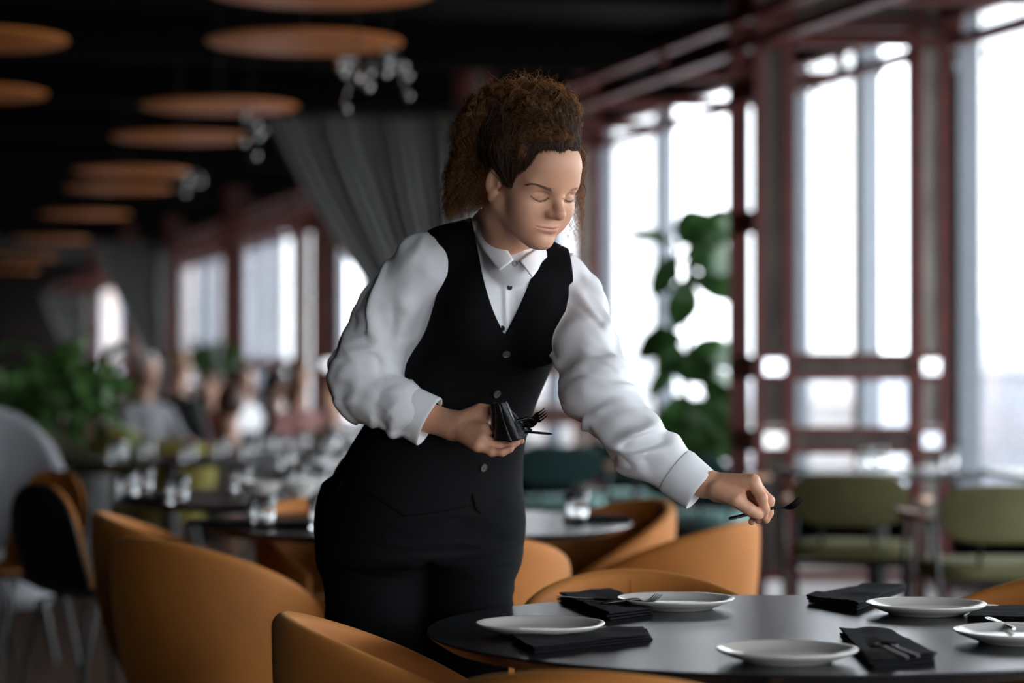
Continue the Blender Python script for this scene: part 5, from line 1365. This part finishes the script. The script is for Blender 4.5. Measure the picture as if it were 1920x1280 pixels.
for u, v in [(1850, 98), (1790, 122), (1912, 132), (1828, 60), (1530, 165), (1562, 190), (1655, 130), (1690, 110), (1300, 275)]:
    drop_wire(u, v, 13.0 if u > 1700 else 14.2 if u > 1400 else 17.5, 'small bulb on a thin cord hanging in front of the windows')
# ---------------------------------------------------------------- diners, far and out of focus
M['skin_far'] = mat('skin_far', (.58,.33,.235), .5, sss=.1)
def diner(u, v_eye, Y, face, top_col, hair_col, label, long_hair=False, standing=False):
    """v_eye: height of the eyes in the photograph"""
    ze = CAM_H-(v_eye-HOR)/FPX*Y; x = (u-960)/FPX*Y; t = empty('person', (x, Y, 0), math.radians(face)); tag(t, label, 'person')
    k = 1.0; sh = ze-.27                                              # local: faces -y, shoulder height
    hip = sh-.48 if not standing else sh-.55
    def body(P):
        d = s_ell(P, (0, 0, ze+.025), (.075, .095, .115)); d = smin(d, s_ell(P, (0, -.03, ze-.05), (.055, .065, .07)), .03); d = smin(d, s_ell(P, (0, -.098, ze-.03), (.012, .02, .018)), .02)
        d = smin(d, s_ell(np.abs(P)*V3((1,0,0))+P*V3((0,1,1)), (.078, .005, ze-.01), (.01, .02, .03)), .008)
        d = smin(d, s_cone(P, (0, .01, ze-.08), (0, .02, sh+.02), .052, .055), .02)
        Q = P.copy(); Q[:, 0] = np.abs(Q[:, 0]); el = (.24, -.10, sh-.26); wr = (.13, -.33, sh-.24)
        if standing: el = (.25, .02, sh-.28); wr = (.26, -.06, sh-.52)
        d = smin(d, s_cone(Q, el, wr, .04, .028), .02); d = smin(d, s_ell(Q, (wr[0]-.02, wr[1]-.05, wr[2]), (.035, .06, .022)), .02)
        d = smin(d, s_cone(P, (0, .02, sh-.1), (0, .02, hip), .11, .12), .05); kn = (.11, -.42, hip-.02); ft = (.11, -.40, .06)
        if standing: kn = (.10, -.02, hip*.52); ft = (.10, 0, .06)
        d = smin(d, s_cone(Q, (.09, 0, hip), kn, .085, .06), .04); d = smin(d, s_cone(Q, kn, ft, .058, .04), .03); d = smin(d, s_cone(Q, ft, (.11, ft[1]-.14, .04), .042, .035), .02)
        return d
    def top(P):
        Q = P.copy(); Q[:, 0] = np.abs(Q[:, 0]); el = (.24, -.10, sh-.26); wr = (.14, -.30, sh-.24)
        if standing: el = (.25, .02, sh-.28); wr = (.26, -.05, sh-.48)
        d = s_ell(P, (0, .02, sh-.20), (.185, .125, .26)); d = smin(d, s_cone(Q, (0, .02, sh), (.16, .02, sh-.035), .065, .06), .05)
        d = smin(d, s_cone(Q, (.17, .02, sh-.04), el, .062, .055), .03); d = smin(d, s_cone(Q, el, wr, .054, .044), .03)
        d = smin(d, s_ell(P, (0, .02, hip+.02), (.19, .14, .12)), .06)
        return d+.006*(vnoise(P, 22.)-.5)
    def hairf(P):
        d = s_ell(P, (0, .018, ze+.045), (.088, .104, .108)); d = smax(d, -s_ell(P, (0, -.12, ze-.05), (.085, .09, .115)), .02)
        if long_hair: d = smin(d, s_ell(P, (0, .075, ze-.12), (.095, .05, .17)), .03)
        return smax(d, (ze-.10 if not long_hair else sh-.12)-P[:, 2], .02)+.006*(vnoise(P, 60.)-.5)
    for nm, fn, lo, hi, h, m in (('body', body, (-.36,-.66,.0), (.36,.22,ze+.18), .016, M['skin_far']), ('top', top, (-.36,-.42,hip-.16), (.36,.22,sh+.1), .016, mat('cloth_'+label[:6].strip(), top_col, .8)), ('hair', hairf, (-.2,-.2,sh-.3), (.2,.25,ze+.2), .012, mat('hair_'+label[:6].strip(), hair_col, .6))):
        V, F = surface(fn, lo, hi, h); link(nm, to_mesh(nm, V, F), m, t, angle=180)
    def trs(P):
        Q = P.copy(); Q[:, 0] = np.abs(Q[:, 0]); kn = (.11, -.42, hip-.02); ft = (.11, -.40, .12)
        if standing: kn = (.10, -.02, hip*.52); ft = (.10, 0, .1)
        return smin(s_cone(Q, (.09, 0, hip), kn, .095, .072), s_cone(Q, kn, ft, .070, .052), .03)
    V, F = surface(trs, (-.36,-.6,.02), (.36,.22,hip+.14), .02); link('trousers', to_mesh('trousers', V, F), M['trouser'], t, angle=180)
    return t
diner(338, 690, 19.5, 150, (.045,.05,.05), (.30,.17,.09), 'distant diner in dark top with a pale face, below the far curtain', False, True)
diner(276, 697, 17.9, 40, (.25,.25,.27), (.62,.60,.58), 'distant diner with white hair in a grey top, left of the far curtain')
diner(262, 730, 18.9, 20, (.40,.50,.55), (.10,.05,.03), 'distant diner in a pale blue top in front of the white haired one', True)
diner(395, 720, 21.3, -30, (.30,.07,.06), (.05,.03,.02), 'distant diner in a dark red top in the middle of the far group')
diner(458, 714, 23.2, 60, (.75,.75,.76), (.12,.07,.04), 'distant diner in a white top under the bright windows')
diner(520, 726, 19.7, 100, (.03,.035,.06), (.03,.02,.015), 'distant diner in dark navy, right of the white topped one', True)
diner(562, 712, 18.4, 30, (.36,.17,.16), (.10,.045,.025), 'distant diner in a dusty pink top, left of the waitress elbow', True)
diner(622, 740, 16.9, -40, (.80,.80,.82), (.20,.10,.05), 'distant diner in a white shirt right at the waitress elbow')
diner(430, 765, 15.1, 200, (.10,.09,.08), (.06,.03,.02), 'distant diner in dark brown, back to us, behind the far tumblers')
